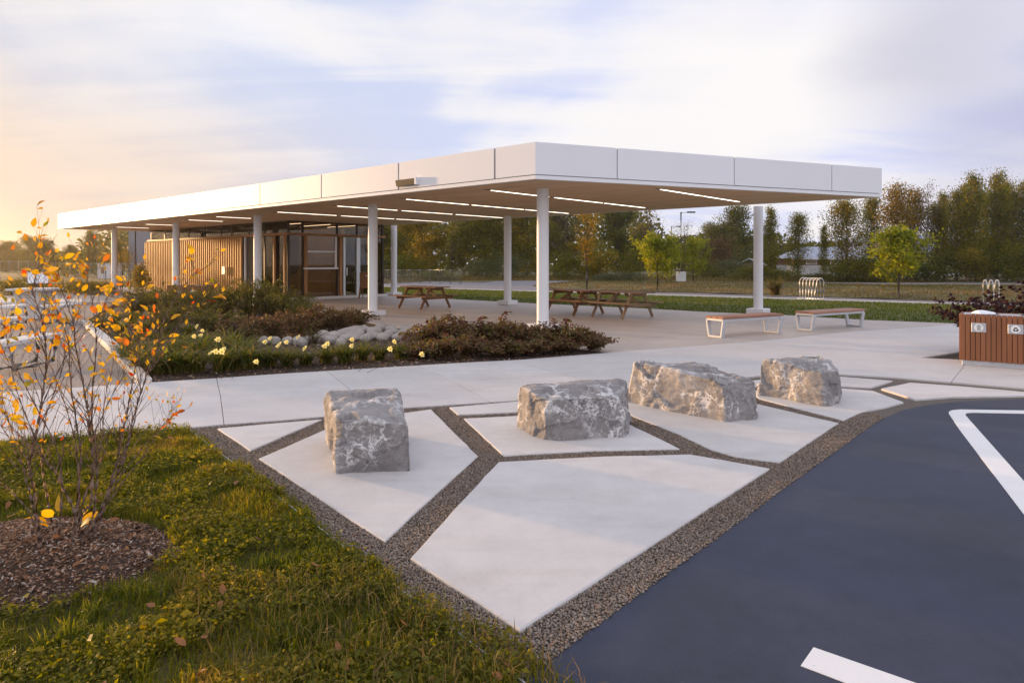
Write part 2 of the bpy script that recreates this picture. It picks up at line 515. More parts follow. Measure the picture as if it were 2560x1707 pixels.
def wood(name, c1, c2, rough=0.6, axis=0, scale=1.0, spec=.3, obj_var=.10):
    m, t, b = base_mat(name)
    L = t.links.new
    tc = N(t, 'ShaderNodeTexCoord'); oi = N(t, 'ShaderNodeObjectInfo')
    mp = N(t, 'ShaderNodeMapping')
    s = [14 * scale] * 3; s[axis] = 0.9 * scale
    mp.inputs['Scale'].default_value = s
    L(tc.outputs['Object'], mp.inputs[0])
    cb = N(t, 'ShaderNodeCombineXYZ'); L(math_n(t, 'MULTIPLY', oi.outputs['Random'], 91), cb.inputs[0]); L(math_n(t, 'MULTIPLY', oi.outputs['Random'], 57), cb.inputs[1])
    ad = N(t, 'ShaderNodeVectorMath', operation='ADD'); L(mp.outputs[0], ad.inputs[0]); L(cb.outputs[0], ad.inputs[1])
    n = N(t, 'ShaderNodeTexNoise'); n.inputs['Scale'].default_value = 1.6; n.inputs['Detail'].default_value = 6; n.inputs['Roughness'].default_value = .65; n.inputs['Distortion'].default_value = .6
    L(ad.outputs[0], n.inputs[0])
    rp = ramp(t, [(0.3, c1), (0.7, c2)], n.outputs[0])
    hs = N(t, 'ShaderNodeHueSaturation')
    L(math_n(t, 'ADD', math_n(t, 'MULTIPLY', oi.outputs['Random'], 2 * obj_var), 1 - obj_var), hs.inputs['Value'])
    L(rp.outputs[0], hs.inputs['Color']); L(hs.outputs[0], b.inputs['Base Color'])
    b.inputs['Roughness'].default_value = rough
    b.inputs['Specular IOR Level'].default_value = spec
    bp = N(t, 'ShaderNodeBump'); bp.inputs['Strength'].default_value = .15; bp.inputs['Distance'].default_value = .004
    L(n.outputs[0], bp.inputs['Height']); L(bp.outputs[0], b.inputs['Normal'])
    return m

M = {}
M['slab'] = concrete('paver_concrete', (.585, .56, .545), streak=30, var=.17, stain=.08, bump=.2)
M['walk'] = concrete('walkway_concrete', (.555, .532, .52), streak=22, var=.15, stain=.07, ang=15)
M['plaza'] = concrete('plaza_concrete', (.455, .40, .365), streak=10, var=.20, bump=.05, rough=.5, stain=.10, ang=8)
M['kerb'] = concrete('kerb_concrete', (.62, .60, .57), streak=20, var=.10)
M['white'] = simple('white_paint', (.80, .80, .82), rough=.42, var=.015, scale=1.5, spec=.4)
M['panel'] = simple('white_metal_panel', (.80, .80, .83), rough=.38, var=.012, scale=.8, spec=.5, obj_var=.015)
M['joint'] = simple('dark_joint', (.10, .10, .11), rough=.8)
M['asphalt'] = concrete('sealed_asphalt', (.034, .040, .068), streak=45, var=.36, bump=.4, rough=.62, stain=.02, ang=-30)
M['asphalt_grey'] = concrete('grey_asphalt', (.20, .19, .20), streak=20, var=.12, bump=.2, rough=.85)
M['line'] = concrete('white_marking', (.78, .77, .76), streak=60, var=.07, bump=.25, rough=.6, stain=.02)
M['gravel_bed'] = simple('gravel_bed_ground', (.13, .105, .085), rough=.9, var=.45, scale=70, bump=.8, bscale=90)
M['yard'] = simple('crushed_stone_yard', (.27, .235, .215), rough=.95, var=.25, scale=45, bump=.6, bscale=140)
M['soil'] = simple('lawn_soil', (.055, .040, .016), rough=1, var=.5, scale=9, bump=.6, bscale=60, col2=(.085, .070, .02))
M['turf'] = simple('far_turf', (.075, .085, .018), rough=1, var=.40, scale=1.3, bump=.5, bscale=25, col2=(.12, .115, .03), detail=9)
M['drybank'] = simple('dry_bank_turf', (.105, .080, .03), rough=1, var=.5, scale=.7, bump=.7, bscale=18, col2=(.14, .115, .04), detail=10)
M['mulch'] = simple('bark_mulch', (.055, .032, .020), rough=1, var=.5, scale=30, bump=1, bscale=80)
M['bedsoil'] = simple('bed_mulch', (.050, .032, .022), rough=1, var=.5, scale=25, bump=1, bscale=60)
M['boulder'] = rock_mat('limestone', (.155, .142, .138), (.37, .345, .335), (.76, .74, .73))
M['river'] = rock_mat('river_stone', (.25, .22, .20), (.48, .43, .39), (.5, .46, .42), .35)
M['pebble'] = leafy('pea_gravel', [(0, (.12, .09, .07)), (.35, (.22, .165, .125)), (.6, (.29, .225, .175)), (.8, (.19, .165, .15)), (.93, (.36, .30, .25)), (1, (.30, .16, .10))], transl=0.0, rough=.7)
M['table_wood'] = wood('stained_cedar', (.14, .058, .022), (.27, .125, .05), axis=0, rough=.55)
M['old_wood'] = wood('weathered_cedar', (.19, .115, .06), (.33, .225, .14), axis=0, rough=.75)
M['bench_wood'] = wood('ipe_bench', (.25, .11, .065), (.42, .21, .14), axis=0, rough=.5)
M['slat'] = wood('cedar_slat', (.62, .30, .085), (.82, .50, .18), axis=2, rough=.55)
M['post'] = wood('cedar_post', (.30, .13, .05), (.46, .24, .10), axis=2, rough=.55)
M['soffit'] = wood('soffit_boards', (.56, .37, .215), (.85, .63, .41), axis=0, rough=.6, scale=.75, obj_var=.07)
M['composite'] = wood('brown_composite', (.22, .085, .038), (.29, .118, .055), axis=2, rough=.6, scale=.5, obj_var=.07)
M['darkmetal'] = simple('dark_bronze_metal', (.035, .026, .020), rough=.45, metal=.3, var=.1)
M['black'] = simple('black_metal', (.012, .012, .013), rough=.5, var=.1)
M['silver'] = simple('brushed_silver', (.55, .56, .58), rough=.38, metal=.7, var=.06, scale=20)
M['galv'] = simple('galvanised_steel', (.50, .52, .54), rough=.45, metal=.6, var=.12, scale=12)
M['benchmetal'] = simple('silver_powdercoat', (.52, .54, .57), rough=.45, metal=.15, var=.03)
M['led'] = emit('led_strip', (1.0, .88, .72), 4.0)
M['glass'] = glass_mat('bronze_glass', (.80, .70, .58))
M['clearglass'] = glass_mat('clear_glass', (.88, .86, .82))
M['counter'] = simple('counter_panel', (.42, .30, .20), rough=.6, var=.08, scale=3)
M['gap_shade'] = simple('slat_gap_shade', (.05, .022, .010), rough=.8, var=.1)  # dark colour stands in for the shade in the gaps between slats
M['inside'] = simple('interior_wall', (.36, .22, .12), rough=.7, var=.1, scale=2)
M['insidefloor'] = simple('interior_floor', (.22, .18, .15), rough=.5, var=.1, scale=2)
M['bark'] = wood('grey_bark', (.075, .055, .045), (.17, .13, .11), axis=2, rough=.9, scale=.7)
M['twig'] = simple('shrub_stem', (.25, .16, .115), rough=.8, var=.3, scale=18, bump=.4, bscale=60)
M['farbark'] = simple('pale_bark', (.16, .13, .11), rough=.9, var=.3, scale=4)
M['white_sticker'] = simple('white_sticker', (.85, .85, .85), rough=.5, var=.01)
M['print'] = simple('black_print', (.012, .012, .012), rough=.6, var=.05)
M['greyprint'] = simple('grey_print', (.30, .31, .32), rough=.6, var=.05)
M['plastic'] = simple('white_plastic_bag', (.85, .86, .90), rough=.35, var=.03, bump=.4, bscale=20)
M['concrete_white'] = concrete('white_precast', (.66, .63, .60), streak=15, var=.08)
M['siding'] = simple('grey_siding', (.22, .235, .28), rough=.6, var=.06, scale=3)
M['roofblue'] = simple('blue_grey_roof', (.36, .39, .47), rough=.5, var=.07, scale=3, metal=.2)
M['brick'] = simple('red_brick_wall', (.22, .085, .055), rough=.85, var=.2, scale=14)
M['whitewall'] = simple('white_wall', (.62, .61, .64), rough=.7, var=.05, scale=2)
M['redpaint'] = simple('faded_red_paint', (.40, .14, .09), rough=.7, var=.12)
M['poleblack'] = simple('lamp_pole_paint', (.03, .028, .022), rough=.4, metal=.3)
M['polewood'] = wood('utility_pole_wood', (.16, .11, .075), (.30, .22, .15), axis=2, rough=.9)

# foliage palettes
M['lawn'] = leafy('lawn_blades', [(0, (.045, .055, .007)), (.30, (.095, .118, .010)), (.54, (.175, .175, .014)), (.74, (.28, .215, .025)), (.90, (.38, .23, .06)), (1, (.42, .26, .10))], .58, patch=1.4)
M['weed'] = leafy('broad_weeds', [(0, (.050, .065, .009)), (.40, (.14, .145, .013)), (.7, (.28, .225, .018)), (1, (.46, .29, .03))], .55, patch=1.1)
M['farlawn'] = leafy('far_lawn_blades', [(0, (.045, .075, .008)), (.5, (.085, .115, .012)), (.85, (.14, .15, .02)), (1, (.22, .19, .06))], .40, patch=.35)
M['drygrass'] = leafy('dry_grass_blades', [(0, (.07, .085, .012)), (.3, (.11, .11, .02)), (.55, (.17, .115, .04)), (.85, (.26, .16, .065)), (1, (.12, .14, .02))], .35, patch=.3)
M['fern'] = leafy('green_shrub_leaf', [(0, (.052, .060, .010)), (.5, (.11, .112, .015)), (.85, (.18, .155, .022)), (1, (.26, .16, .025))], .35)
M['redleaf'] = leafy('bronze_shrub_leaf', [(0, (.065, .022, .016)), (.25, (.13, .048, .032)), (.40, (.090, .088, .020)), (.58, (.18, .070, .042)), (.78, (.12, .125, .024)), (1, (.23, .11, .055))], .30)
M['purple'] = leafy('purple_leaf', [(0, (.018, .005, .007)), (.6, (.045, .012, .012)), (1, (.085, .025, .018))], .30)
M['lily'] = leafy('daylily_leaf', [(0, (.045, .062, .010)), (.45, (.085, .105, .015)), (.75, (.16, .15, .028)), (1, (.30, .20, .07))], .45)
M['petal'] = leafy('pale_yellow_petal', [(0, (.78, .66, .20)), (1, (.82, .74, .36))], .35)
M['heart'] = simple('flower_throat', (.80, .50, .05), rough=.6)
LEAFCOL = {'yellow': (.62, .33, .025), 'orange': (.60, .17, .018), 'red': (.50, .06, .015), 'green': (.26, .25, .03), 'gold': (.66, .40, .05)}
for k, c in LEAFCOL.items():
    M['leaf_' + k] = leafy('shrub_leaf_' + k, [(0, c), (1, c)], .50)
    t_ = M['leaf_' + k].node_tree
    n_ = N(t_, 'ShaderNodeTexNoise'); n_.inputs['Scale'].default_value = 38; n_.inputs['Detail'].default_value = 3
    oi_ = N(t_, 'ShaderNodeObjectInfo'); tc_ = N(t_, 'ShaderNodeTexCoord')
    t_.links.new(tc_.outputs['Object'], n_.inputs[0])
    rp_ = [n for n in t_.nodes if n.type == 'VALTORGB'][0]
    e_ = rp_.color_ramp.elements
    e_[0].color = (c[0] * .8, c[1] * .65, c[2], 1); e_[1].color = (c[0] * 1.1, c[1] * 1.25, c[2] * 1.2, 1)
    f_ = math_n(t_, 'ADD', math_n(t_, 'MULTIPLY', n_.outputs[0], .8), math_n(t_, 'SUBTRACT', math_n(t_, 'MULTIPLY', oi_.outputs['Random'], .6), .2))
    t_.links.new(f_, rp_.inputs[0])
M['leafmix'] = leafy('small_autumn_leaves', [(0, (.26, .25, .03)), (.15, (.62, .33, .025)), (.6, (.66, .40, .05)), (.85, (.60, .18, .02)), (1, (.5, .07, .015))], .5)
M['deadleaf'] = leafy('fallen_leaf', [(0, (.12, .050, .022)), (.5, (.24, .105, .04)), (.8, (.34, .17, .075)), (1, (.42, .10, .02))], .25)
M['chips'] = leafy('wood_chips', [(0, (.085, .040, .022)), (.45, (.21, .105, .058)), (.75, (.34, .20, .12)), (.92, (.40, .31, .25)), (1, (.50, .44, .39))], 0, .9)
M['maple'] = leafy('young_maple_leaf', [(0, (.11, .15, .014)), (.45, (.23, .25, .018)), (.75, (.36, .31, .025)), (1, (.48, .32, .03))], .50, patch=.55)
M['tan_tree'] = leafy('thin_autumn_leaf', [(0, (.14, .10, .015)), (.6, (.24, .16, .02)), (1, (.34, .18, .03))], .5)
M['dark_tree'] = leafy('dark_green_leaf', [(0, (.034, .048, .008)), (.6, (.080, .094, .012)), (1, (.17, .15, .017))], .45)
M['olive_tree'] = leafy('olive_leaf', [(0, (.058, .073, .009)), (.6, (.125, .13, .013)), (1, (.24, .18, .018))], .48)
M['gold_tree'] = leafy('yellow_autumn_leaf', [(0, (.09, .092, .010)), (.5, (.18, .15, .014)), (1, (.33, .22, .02))], .5)
M['orange_tree'] = leafy('orange_autumn_leaf', [(0, (.085, .078, .010)), (.5, (.18, .13, .014)), (1, (.32, .18, .02))], .45)
M['poplar'] = leafy('poplar_leaf', [(0, (.058, .078, .009)), (.45, (.13, .142, .013)), (.8, (.23, .20, .018)), (1, (.34, .20, .02))], .48)
M['willow'] = leafy('grey_green_leaf', [(0, (.055, .070, .028)), (.6, (.085, .10, .040)), (1, (.12, .125, .05))], .35)
M['bare'] = leafy('brown_twigs', [(0, (.06, .038, .028)), (.7, (.10, .06, .04)), (1, (.13, .065, .03))], .2)

# ---------------------------------------------------------------- ground, paving, road
def ground_sheet(name, px, z, mat, **kw):
    o = link(name, slab_mesh(name, PX(px, 0), z, z - .02, 0, mat))
    return tag(o, kind='structure', **kw)

gnd = link('ground', slab_mesh('ground', [(-320, -60), (320, -60), (320, 330), (-320, 330)], -.16, -.3, 0, M['turf']))
tag(gnd, 'wide flat green ground reaching the horizon', kind='structure')

# near lawn in the lower corner, under the shrub
EDGE_A, EDGE_B = G(465, 1068), G(858, 1365)
edge_d = (EDGE_B - EDGE_A).normalized()
EDGE_C = EDGE_A + edge_d * 6.3
NEAR_EDGE = [(-900, 1160), (-300, 1125), (0, 1102), (218, 1088), (377, 1075), (468, 1069), (544, 1061), (700, 1050), (806, 1040.6), (1020, 1018), (1284, 1001),
             (1420, 987), (1600, 968), (1750, 954), (1853, 944), (1891, 940), (2000, 936.5), (2102, 935), (2240, 943), (2356, 953), (2560, 970), (2760, 988)]
lawn_poly = [G(x, y) for x, y in NEAR_EDGE[:6]] + [EDGE_C, Vector((1.2, -1.5, 0)), Vector((-9, -1.5, 0)), Vector((-9, 5, 0))]
lawn = tag(link('lawn', slab_mesh('lawn', lawn_poly, -.022, -.15, 0, M['soil'])), 'weedy foreground lawn beside the gravel strip', kind='structure')

# gravel bed with the irregular paving slabs
ASPH_EDGE = [(1235, 1745), (1300, 1696), (1434, 1595), (1568, 1498), (1675, 1420), (1782, 1345), (1862, 1287), (1953, 1220), (2045, 1154), (2102, 1115), (2154, 1076), (2206, 1043), (2258, 1020),
             (2328, 1006), (2414, 998), (2560, 993), (2760, 992)]
gravel_poly = [G(x, y) for x, y in NEAR_EDGE[5:]] + [G(x, y) for x, y in ASPH_EDGE[::-1]] + [EDGE_C]
gbed = tag(link('gravel_bed', slab_mesh('gravel_bed', gravel_poly, -.024, -.15, 0, M['gravel_bed'])), 'gravel strips between the irregular paving slabs', kind='structure')

SLABS = [
    [(543, 1070), (804, 1047.5), (625, 1125.5)],
    [(647, 1144.5), (860, 1052), (1078, 1022), (1194, 1137.5), (961, 1351)],
    [(1124, 1018), (1290, 1003.5), (1500, 984), (1470, 1012), (1285, 1030), (1145, 1036)],
    [(1159, 1045), (1285, 1039), (1478, 1024), (1570, 1058), (1700, 1120.5), (1480, 1125), (1258, 1137.5)],
    [(1545, 1012), (1600, 985), (1850, 985), (1891, 1008), (2096, 1056), (1949, 1154), (1836, 1139), (1778, 1122), (1697, 1084), (1580, 1038)],
    [(1880, 975), (2105, 970), (2183, 976), (2258, 1004), (2218, 1015), (2154, 1029), (2108, 1049.5), (1897, 995)],
    [(1800, 958), (1895, 949), (2105, 941), (2232, 951), (2177, 968), (2105, 964.5), (1880, 966)],
    [(2203, 971), (2275, 956), (2400, 965), (2560, 979), (2760, 998), (2760, 985.5), (2560, 988), (2380, 991), (2287, 997.5)],
    [(1024.5, 1393.5), (1245, 1154.5), (1500, 1141), (1723, 1135.5), (1800, 1148), (1924, 1171), (1643, 1351), (1300, 1574)],
]
slab_polys = []
random.seed(3)
for k, s in enumerate(SLABS):
    p = ccw(PX(s))
    slab_polys.append(p)
    d = densify(p, .18)
    d = [v + Vector((random.uniform(-.004, .004), random.uniform(-.004, .004))) for v in d]
    link('paving_slab', slab_mesh('paving_slab', d, random.uniform(-.003, .004), -.12, .007, M['slab']), gbed)

# pale concrete walkway, cast in panels
MID = [(-900, 1066), (-300, 1030), (0, 1020), (442, 993), (700, 980), (891, 966), (1114, 952.6), (1400, 932), (1600, 917), (1800, 902), (2100, 880)]
FAR_EDGE = [(-900, 1020), (-300, 993), (0, 979.5), (202, 967.5), (350, 957), (541, 945), (700, 934), (1162, 906), (1300, 899), (1526, 881), (1700, 867), (1900, 852), (2110, 829.5), (2320, 815.5)]
def line_pts(edge, x0, x1):
    xs = sorted({x0, x1, *[x for x, _ in edge if min(x0, x1) < x < max(x0, x1)]}, reverse=x1 < x0)
    ex, ey = zip(*edge)
    return [G(x, float(np.interp(x, ex, ey))) for x in xs]
walk = tag(link('walkway', slab_mesh('walkway', [G(x, y) for x, y in NEAR_EDGE] + [G(2760, 800), G(2394, 809)] + [G(x, y) for x, y in FAR_EDGE[::-1]], -.03, -.15, 0, M['joint'])),
           'pale concrete walkway crossing behind the boulders', kind='structure')
JN = [-880, -330, 115, 560, 934, 1226, 1520, 1800]
JM = [-880, -370, 150, 551, 868, 1130, 1394, 1640]
JF = [-880, -320, 229, 541, 816, 1044, 1270, 1500]
for i in range(len(JN) - 1):
    for e0, a0, a1, e1, b0, b1 in ((NEAR_EDGE, JN[i], JN[i + 1], MID, JM[i + 1], JM[i]), (MID, JM[i], JM[i + 1], FAR_EDGE, JF[i + 1], JF[i])):
        pl = line_pts(e0, a0, a1) + line_pts(e1, b0, b1)
        link('concrete_panel', slab_mesh('concrete_panel', ccw(pl), .0, -.12, .004, M['walk'], gap=.003), walk)
RIGHT = [
    [(1500, 883), (1526, 881), (1700, 867), (1900, 852), (2110, 829.5), (2320, 815.5), (2394, 809), (2760, 797), (2760, 832), (2394, 880), (2300, 894), (2096, 917), (1893, 939.5), (1853, 944), (1800, 949), (1640, 914)],
    [(2096, 917), (2300, 894), (2396, 898.5), (2411, 914), (2378, 954.7), (2240, 943), (2102, 935), (2000, 936.5), (1893, 939.5)],
    [(2396, 898.5), (2760, 920), (2760, 988), (2560, 970), (2378, 954.7), (2411, 914)],
]
for r in RIGHT:
    link('concrete_panel', slab_mesh('concrete_panel', ccw(PX(r)), .0, -.12, .004, M['walk'], gap=.003), walk)
PIT = [(2300, 894), (2394, 880), (2760, 832), (2760, 920), (2396, 898.5)]
tag(link('planting_pit', slab_mesh('planting_pit', PX(PIT), -.025, -.15, 0, M['mulch'])), 'dark mulched pit beside the bin', kind='structure')

# darker covered plaza
PLAZA_F = [(2394, 808.5), (2320, 814.5), (2110, 828.5), (1900, 851), (1700, 866), (1526, 880.3), (1400, 868), (1200, 842), (1000, 820), (900, 803), (760, 771), (560, 757), (310, 756), (0, 752), (-300, 752)]
PLAZA_B = [(-300, 735), (0, 735), (115, 735), (300, 718), (700, 722), (960, 738), (1134, 748), (1342, 758.7), (1631, 772), (1770, 780), (1958, 787), (2163, 799.7)]
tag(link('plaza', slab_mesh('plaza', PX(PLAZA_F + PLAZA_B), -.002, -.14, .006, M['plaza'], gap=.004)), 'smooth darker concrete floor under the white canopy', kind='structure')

# gravel yard behind the walkway, and the kerb that edges it
YARD = [(-500, 1002), (-300, 993), (0, 979.5), (202, 967.5), (346, 957.6), (204, 807), (290, 753), (0, 753), (-500, 753)]
tag(link('stone_yard', slab_mesh('stone_yard', PX(YARD), -.035, -.15, 0, M['yard'])), 'crushed stone yard with concrete tables', kind='structure')
kb = tag(link('garden_kerb', slab_mesh('garden_kerb', PX([(345, 958), (380, 955), (296, 866), (224, 806), (203, 806), (272, 876)], 0), .06, -.12, .012, M['concrete_white'])),
         'white concrete kerb between the stone yard and the planting bed', 'kerb')
tag(link('yard_kerb', slab_mesh('yard_kerb', PX([(-500, 759), (205, 759), (205, 751), (-500, 751)]), .07, -.1, .01, M['concrete_white'])),
    'long white kerb at the far side of the stone yard', 'kerb')

# planting bed
BED = [(380, 954.5), (541, 944.5), (700, 933.5), (1162, 905.5), (1300, 898.5), (1526, 880.5), (1400, 868), (1200, 842), (1000, 820), (900, 803), (760, 771), (560, 757), (310, 757), (224, 805)]
bed_poly = ccw(PX(BED))
tag(link('planting_bed', slab_mesh('planting_bed', bed_poly, -.012, -.15, 0, M['bedsoil'])), 'mulched planting bed along the walkway', kind='structure')

# asphalt with painted lines
asph_poly = [G(x, y) for x, y in ASPH_EDGE] + [Vector((30, 12, 0)), Vector((30, -8, 0)), Vector((-1.2, -8, 0)), EDGE_C + Vector((-.1, -.8, 0))]
asph = tag(link('parking_asphalt', slab_mesh('parking_asphalt', asph_poly, -.020, -.2, 0, M['asphalt'])), 'blue black sealed asphalt with white lines', kind='structure')
def paint(px):
    p = ccw(PX(px, -.02))
    return link('painted_line', slab_mesh('painted_line', p, -.016, -.019, 0, M['line']), asph)
paint([(2372, 1034), (2373, 1029), (2380, 1026), (2400, 1024), (2560, 1026.5), (2900, 1031), (2900, 1041), (2560, 1034.5), (2432, 1032), (2417, 1033), (2413, 1037),
       (2424, 1050), (2560, 1203), (2760, 1428), (2760, 1520), (2560, 1286.5), (2400, 1076)])
paint([(2002, 1665), (2034, 1619), (2286, 1707), (2560, 1803), (2560, 1878), (2112, 1707)])
# metal edging between lawn and gravel
ed = MB()
nrm = Vector((-edge_d.y, edge_d.x, 0))
a_, b_ = EDGE_A - nrm * .0, EDGE_C
Mx = Matrix(((edge_d.x, nrm.x, 0, a_.x), (edge_d.y, nrm.y, 0, a_.y), (0, 0, 1, 0), (0, 0, 0, 1)))
ed.box(0, 6.3, -.004, .004, -.12, .004, Mx)
tag(ed.build('metal_edging', M['galv']), 'thin pale metal edging between the lawn and the gravel strip', 'edging')

# far ground: lawn strip, path, drive, bank
BLAWN = [(880, 733), (960, 737.5), (1134, 747.5), (1342, 758), (1631, 771.5), (1770, 779.5), (1958, 786.5), (2163, 799), (2394, 808), (2900, 832), (2900, 776), (2426, 761), (1900, 745), (1300, 727), (1132, 722), (956, 716), (880, 715)]
tag(link('back_lawn', slab_mesh('back_lawn', PX(BLAWN), -.02, -.18, 0, M['turf'])), 'mown green lawn strip behind the plaza', kind='structure')
DRIVE = [(700, 712), (956, 716), (1132, 722), (1300, 727), (1900, 745), (2426, 761), (2900, 776), (2900, 765), (2426, 752), (1950, 737), (1640, 728), (1400, 721), (1331, 714), (1345, 709), (1436, 706.8), (1640, 706.8), (1900, 708.8),
         (2426, 712.5), (2900, 716), (2900, 709), (2426, 706), (1900, 704), (1600, 702), (1330, 700.5), (1242, 701), (1206, 705), (1078, 702.5), (956, 707.5), (700, 706)]
tag(link('driveway', slab_mesh('driveway', PX(DRIVE), -.05, -.2, 0, M['asphalt_grey'])), 'grey driveway curving round the dry bank', kind='structure')
kp = [G(x, y) for x, y in [(956, 716.5), (1132, 722.3), (1300, 727.3), (1900, 745.3), (2426, 761.3), (2900, 776.3)]]
kf = [G(x, y) for x, y in [(2900, 777), (2426, 762.3), (1900, 746.2), (1300, 728), (1132, 722.9), (956, 717)]]
tag(link('drive_kerb', slab_mesh('drive_kerb', kp + kf, .04, -.15, .01, M['kerb'])), 'pale kerb along the lawn edge of the driveway', 'kerb')
bank_c = [(1331, 713.5), (1400, 720.5), (1640, 727.6), (1950, 736.6), (2426, 751.6), (2900, 764.6)]
bank_f = [(1345, 709.2), (1436, 707), (1640, 707), (1950, 709), (2426, 712.8), (2900, 716.4)]
bv = []; bf = []
NB, KB = 60, 9
cx_, cy_ = zip(*bank_c); fx_, fy_ = zip(*bank_f)
for i in range(NB + 1):
    t0 = i / NB
    a = G(1331 + (2900 - 1331) * t0, float(np.interp(1331 + (2900 - 1331) * t0, cx_, cy_)))
    b = G(1345 + (2900 - 1345) * t0, float(np.interp(1345 + (2900 - 1345) * t0, fx_, fy_)))
    for k in range(KB + 1):
        s = k / KB
        p = a.lerp(b, s)
        hgt = .34 * math.sin(math.pi * min(1, s * 1.15)) ** .8 * min(1, i / 4) if 0 < s < .87 else 0
        p.z = -.03 + hgt * (.8 + .4 * noise.noise(Vector((p.x * .2, p.y * .2, 3)))) + .05 * noise.noise(p * .7)
        bv.append(p)
for i in range(NB):
    for k in range(KB):
        q = i * (KB + 1) + k
        bf.append((q, q + KB + 1, q + KB + 2, q + 1))
bank_me = bpy.data.meshes.new('grass_bank'); bank_me.from_pydata(bv, [], bf); bank_me.materials.append(M['drybank']); bank_me.update()
tag(link('grass_bank', bank_me), 'brown dry grass bank between the two driveway arms', kind='structure')
# ground beyond
tag(link('rough_field', slab_mesh('rough_field', PX([(-900, 733), (-300, 733), (0, 733), (290, 716), (700, 711), (700, 706), (956, 706.5), (1078, 701.8), (1206, 704), (1242, 700), (1330, 699.6), (1900, 703), (2426, 705), (2900, 708), (3200, 680), (-900, 680)]), -.06, -.2, 0, M['drybank'])),
    'rough dry grass field before the trees', kind='structure')

# mulch mound under the shrub
MC = G(20, 1398); MRX, MRY = .88, .64
mv = []; mf = []
NR, NA = 14, 64
def mound_z(x, y):
    a = (x - MC.x) / MRX; b = (y - MC.y) / MRY
    w = 1 + .10 * noise.noise(Vector((x * 2.2, y * 2.2, 1)))
    r2 = (a * a + b * b) / w ** 2
    return -.03 + .12 * max(0, 1 - r2) ** .8 + .018 * noise.noise(Vector((x * 7, y * 7, 5)))
for i in range(NR + 1):
    for k in range(NA):
        a = 2 * math.pi * k / NA; rr = i / NR * 1.08
        x, y = MC.x + MRX * rr * math.cos(a), MC.y + MRY * rr * math.sin(a)
        mv.append((x, y, mound_z(x, y)))
for i in range(NR):
    for k in range(NA):
        mf.append((i * NA + k, i * NA + (k + 1) % NA, (i + 1) * NA + (k + 1) % NA, (i + 1) * NA + k))
mm = bpy.data.meshes.new('mulch_mound'); mm.from_pydata(mv, [], mf); mm.materials.append(M['mulch'])
mm.polygons.foreach_set('use_smooth', [True] * len(mf)); mm.update()
tag(link('mulch_mound', mm), 'round mound of brown bark mulch under the shrub', kind='structure')

# ================================================================ PAVILION
ZS, ZT = 3.34, 4.11                                   # soffit and roof top
C0 = G(1339, 447.2, ZS); CL = G(145, 572, ZS); CR = G(2205, 493, ZS)
dl = (CL - C0).normalized(); dr = (CR - C0).normalized()
dd = Vector((-dl.y, dl.x, 0)); dd = dd if dd.y > 0 else -dd          # square to the long side, away from the viewer
# far corner: from the end of the long side across, meeting the back edge
def isect(p, u, q, v):
    den = u.x * v.y - u.y * v.x
    t = ((q.x - p.x) * v.y - (q.y - p.y) * v.x) / den
    return p + u * t
CB = isect(CL, dd, CR, dl)
pav = empty('pavilion', (0, 0, 0), 0, 'long white roofed park pavilion with timber soffit, round columns and a glazed room', 'pavilion')
roof_xy = [C0, CR, CB, CL]

so_bm = slab_mesh('soffit', inset(ccw(roof_xy), .05), ZT - .05, ZS + .012, 0, M['soffit'])
# soffit boards as one slatted underside
sof = link('soffit', so_bm, pav)
ang_l = math.atan2(dl.y, dl.x)
# boards: thin strips running along the long side
bm_v = []; bm_f = []
rp_ = inset(ccw(roof_xy), .06)
w_ = .145
smin = min((p - C0.xy).dot(dd.xy) for p in rp_); smax = max((p - C0.xy).dot(dd.xy) for p in rp_)
soff_pts = []
k = 0
s = smin
boards = []
def clip_line(s_):
    """span of the roof outline along the long side at offset s_"""
    ts = []
    n = len(rp_)
    for i in range(n):
        a, b = rp_[i], rp_[(i + 1) % n]
        sa, sb = (a - C0.xy).dot(dd.xy) - s_, (b - C0.xy).dot(dd.xy) - s_
        if (sa > 0) != (sb > 0):
            q = a + (b - a) * (sa / (sa - sb))
            ts.append((q - C0.xy).dot(dl.xy))
    return (min(ts), max(ts)) if len(ts) > 1 else None
while s < smax - w_:
    r_ = clip_line(s + w_ / 2)
    if r_ and r_[1] - r_[0] > .6:
        ra, rb = clip_line(s + .004) or r_, clip_line(s + w_ - .004) or r_
        boards.append((s, ra, rb))
    s += w_
sofM = Matrix(((dl.x, dd.x, 0, C0.x), (dl.y, dd.y, 0, C0.y), (0, 0, 1, 0), (0, 0, 0, 1)))
for s, ra, rb in boards:
    b = MB()
    t0a, t1a = ra; t0b, t1b = rb
    z0, z1 = ZS + .001, ZS + .016
    b.add([(t0a, s + .004, z0), (t1a, s + .004, z0), (t1b, s + w_ - .004, z0), (t0b, s + w_ - .004, z0),
           (t0a, s + .004, z1), (t1a, s + .004, z1), (t1b, s + w_ - .004, z1), (t0b, s + w_ - .004, z1)],
          [(3, 2, 1, 0), (0, 1, 5, 4), (1, 2, 6, 5), (2, 3, 7, 6), (3, 0, 4, 7)])
    o = b.build('soffit_board', M['soffit'], sof)
    o.matrix_local = sofM

